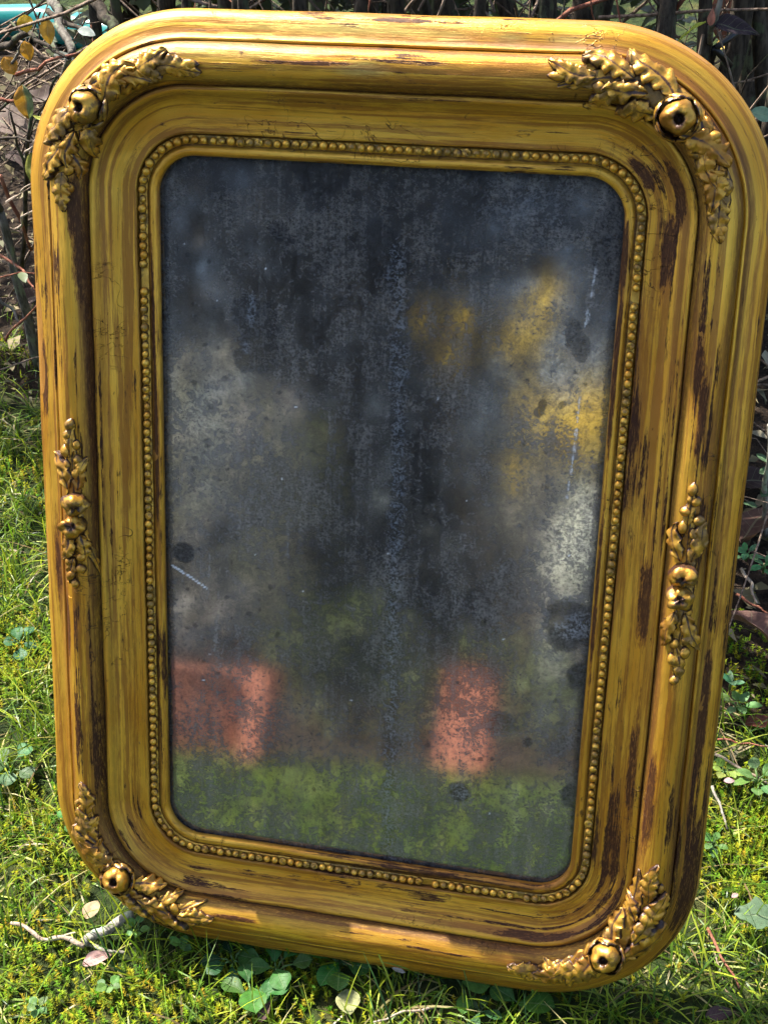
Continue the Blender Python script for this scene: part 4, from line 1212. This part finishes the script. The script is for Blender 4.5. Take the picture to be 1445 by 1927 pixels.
def seen(px, py, z=0.0, y=None):                    # place reflected at a point of the glass: on the ground, or at depth y
    v = M3.T @ ray(px, py)
    k = (-.0052 - CAM_F[2]) / v[2]
    q = CAM_F + v * k
    v = M3 @ (v * (1, 1, -1)); o_ = fw(*q)
    t = (z - o_[2]) / v[2] if y is None else (y - o_[1]) / v[1]
    return o_ + v * t


EVERM = leafy('evergreen_needles', .6, .03, .2)
BRK = simple('red_brick', (.42, .165, .10), .8, .2, .25, 60, .6, .003, c2=(.22, .085, .06))


def brick(label, px, py, rot, sz=(.215, .065, .105), tip=.22):
    o_ = seen(px, py, .0); o_[2] = -.004
    sz = (sz[0], sz[1], float(seen(px, 1252, y=o_[1])[2]) + .004)
    c = .006
    V = []
    for z in (0, sz[2]):
        for k, (sx, sy) in enumerate(((-1, -1), (1, -1), (1, 1), (-1, 1))):
            V += [(sx * (sz[0] / 2 - c * (k % 2 == 0)), sy * (sz[1] / 2 - c * (k % 2 == 1)), z), (sx * (sz[0] / 2 - c * (k % 2 == 1)), sy * (sz[1] / 2 - c * (k % 2 == 0)), z)]
    F = [tuple(range(8))[::-1], tuple(range(8, 16))] + [(i, (i + 1) % 8, 8 + (i + 1) % 8, 8 + i) for i in range(8)]
    b_ = link('edging_brick', mesh('edging_brick', V, F, BRK, smooth=False)); b_.location = o_; b_.rotation_euler = (tip, 0, rot)
    return props(b_, label, 'brick', 'bricks at the lawn edge')


brick('red brick at the lawn edge, reflected at the lower left of the mirror', 330, 1418, -.45, tip=-.04)
brick('brightest sunlit red brick at the lawn edge, reflected left of centre in the mirror', 466, 1432, .25, (.085, .065, .112), .03)
brick('red brick standing on end at the lawn edge, reflected right of centre in the mirror', 868, 1448, .12, (.125, .065, .140), .04)


def bush(name, label, c, rad, n, colr, leaf, seed, cat='bush', trunk=.04, mat=None, zmin=.02, var=.5, gate=(2.4, -.22)):
    rs = random.Random(seed)
    E_ = props(empty(name, (c[0], c[1], 0)), label, cat)
    lv, lf_, lc, k = [], [], [], 0
    for q in range(n):
        while True:
            d = np.array([rs.uniform(-1, 1), rs.uniform(-1, 1), rs.uniform(-1, 1)])
            r2 = d @ d
            if .2 < r2 < 1: break
        b = np.array([0, 0, c[2]]) + d * rad
        if b[2] < zmin: continue
        if nz(*(d * gate[0] + seed)) < gate[1]: continue
        V, u, F = leaf_verts(leaf * rs.uniform(.7, 1.3), leaf * .55, .2, .4, 'oval', rs.uniform(0, 9), 4, 3)
        M = Matrix.Rotation(rs.uniform(0, 6.3), 3, 'Z') @ Matrix.Rotation(rs.uniform(-.9, .9), 3, 'Y')
        lv.append(V @ np.array(M).T + b); lf_.append(F + k); k += len(V)
        lc.append(np.tile(np.array(colr) * rs.uniform(1 - var, 1 + var), (len(V), 1)))
    o = link('crown', mesh('crown', np.concatenate(lv), np.concatenate(lf_), mat or LEAFM, col=np.concatenate(lc)), E_)
    twig('trunk', E_, (0, 0, -.02), (0.02, 0, c[2]), trunk, trunk * .5, BARK, .04, seed)
    return E_


bush('evergreen_tree', 'tall dark evergreen reflected in the middle of the mirror', (*seen(640, 900, y=-5.6)[:2], 1.9), (.62, .5, 2.1), 9000, (.012, .013, .011), .08, 101, 'tree', .09, EVERM)
bush('evergreen_tree', 'dark evergreen behind the yellow bush, reflected at the upper right of the mirror', (*seen(1000, 600, y=-6.4)[:2], 2.0), (1.1, .8, 1.7), 5000, (.030, .031, .030), .12, 103, 'tree', .1, EVERM)
bush('evergreen_tree', 'dark evergreen reflected at the upper left of the mirror', (*seen(360, 600, y=-6.2)[:2], 2.0), (1.2, .8, 1.8), 5000, (.030, .031, .031), .12, 105, 'tree', .1, EVERM)
bush('evergreen_tree', 'broad evergreen far behind, closing the garden in the mirror', (*on_az(-13.0, 8.0)[:2], 2.0), (3.4, .9, 3.4), 9500, (.028, .029, .029), .24, 107, 'tree', .12, EVERM)
fo = seen(1040, 900, y=-3.4); fo[2] = 0
E_ = props(empty('forsythia', tuple(fo)), 'bush with broken yellow flower sprays reflected at the right of the mirror', 'bush')
for i, (px_, py_, r_, n_, ys) in enumerate([(1112, 800, .085, 620, -3.3), (1075, 830, .05, 160, -3.4), (1005, 770, .07, 110, -3.5), (1040, 800, .05, 90, -3.3), (1010, 600, .07, 110, -3.5), (1035, 560, .05, 70, -3.4), (960, 650, .06, 70, -3.6), (865, 610, .055, 60, -3.7), (850, 680, .05, 50, -3.7), (980, 890, .05, 60, -3.5), (800, 600, .05, 40, -3.8)]):
    c_ = seen(px_, py_, y=ys)
    lv, lf_, k_ = [], [], 0
    for q in range(n_):
        V, u, F = leaf_verts(random.uniform(.016, .03), .014, .2, .4, 'oval', q, 4, 3)
        d_ = rng.normal(0, .5, 3) * (r_, r_, r_ * 1.7)
        Mx = Matrix.Rotation(random.uniform(0, 6.3), 3, 'Z') @ Matrix.Rotation(random.uniform(-1, 1), 3, 'Y')
        lv.append(V @ np.array(Mx).T + c_ - fo + d_); lf_.append(F + k_); k_ += len(V)
    Vf = np.concatenate(lv)
    link('flower_spray', mesh('flower_spray', Vf, np.concatenate(lf_), DEADM, col=np.tile((.85, .60, .02), (len(Vf), 1))), E_)
    twig('stem', E_, (0, 0, 0), c_ - fo, .008, .003, BARK, .06, i)
bush('low_shrub', 'low dark shrub behind the bricks, reflected below the middle of the mirror', (*on_az(-11.5, 2.6)[:2], .16), (.26, .2, .24), 900, (.022, .045, .016), .04, 111, 'bush', .012)
bush('added_loose_shrub', 'made-up loose dark shrub, added before the pale shrub, reflected left of the centre streak', (*seen(560, 950, y=-4.3)[:2], .62), (.24, .2, .5), 700, (.03, .034, .024), .05, 115, 'bush', .015, gate=(3.5, -.05))  # invented loose shrubs, break up the pale reflection
bush('added_loose_shrub', 'made-up loose dark shrub, added before the pale shrub, reflected near the left edge of the mirror', (*seen(350, 800, y=-4.3)[:2], .85), (.20, .2, .35), 350, (.04, .042, .032), .05, 117, 'bush', .015, gate=(3.5, .0))
bush('low_shrub', 'low green shrub behind the upright brick, reflected at the lower right', (*on_az(-3.5, 3.0)[:2], .12), (.30, .2, .2), 700, (.05, .085, .03), .04, 113, 'bush', .012)
PALEF = leafy('added_pale_foliage', .7, .25, .2)  # for invented pale bushes that lighten the reflected garden
bush('added_pale_shrub', 'made-up pale silvery shrub, added to reflect smoky grey at the left of the mirror', (*seen(400, 880, y=-4.6)[:2], .66), (.46, .3, .80), 2300, (.38, .37, .365), .055, 121, 'bush', .02, PALEF, .05, .5, (3.2, -.12))
bush('added_pale_shrub', 'made-up pale silvery shrub behind the yellow bush, added to reflect pale grey at the right of the mirror', (*seen(1090, 860, y=-5.0)[:2], .95), (.34, .3, .75), 1500, (.36, .355, .345), .055, 123, 'bush', .02, PALEF, .05, .5, (3.2, -.12))
fo = seen(1085, 1150, y=-3.0); fo[2] = 0  # invented bush, added to whiten a bright patch of the reflection
E_ = props(empty('added_white_blossom', tuple(fo)), 'made-up bush with dense white blossom, added for the bright patch reflected at the right edge of the mirror', 'bush')
for i, (px_, py_, r_, n_) in enumerate([(1090, 1005, .06, 800), (1085, 1075, .075, 900), (1045, 1190, .03, 150), (1040, 1255, .035, 150), (1095, 935, .03, 120)]):
    c_ = seen(px_, py_, y=-3.0)
    lv, lf_, k_ = [], [], 0
    for q in range(n_):
        V, u, F = leaf_verts(random.uniform(.014, .024), .014, .2, .4, 'oval', q, 4, 3)
        d_ = rng.normal(0, .5, 3) * (r_, r_, r_ * 1.1)
        Mx = Matrix.Rotation(random.uniform(0, 6.3), 3, 'Z') @ Matrix.Rotation(random.uniform(-1, 1), 3, 'Y')
        lv.append(V @ np.array(Mx).T + c_ - fo + d_); lf_.append(F + k_); k_ += len(V)
    Vf = np.concatenate(lv)
    link('blossom', mesh('blossom', Vf, np.concatenate(lf_), PALEF, col=np.tile((.85, .86, .86), (len(Vf), 1))), E_)  # blossom of the invented bush
    twig('stem', E_, (0, 0, 0), c_ - fo, .006, .002, BARK, .04, i)
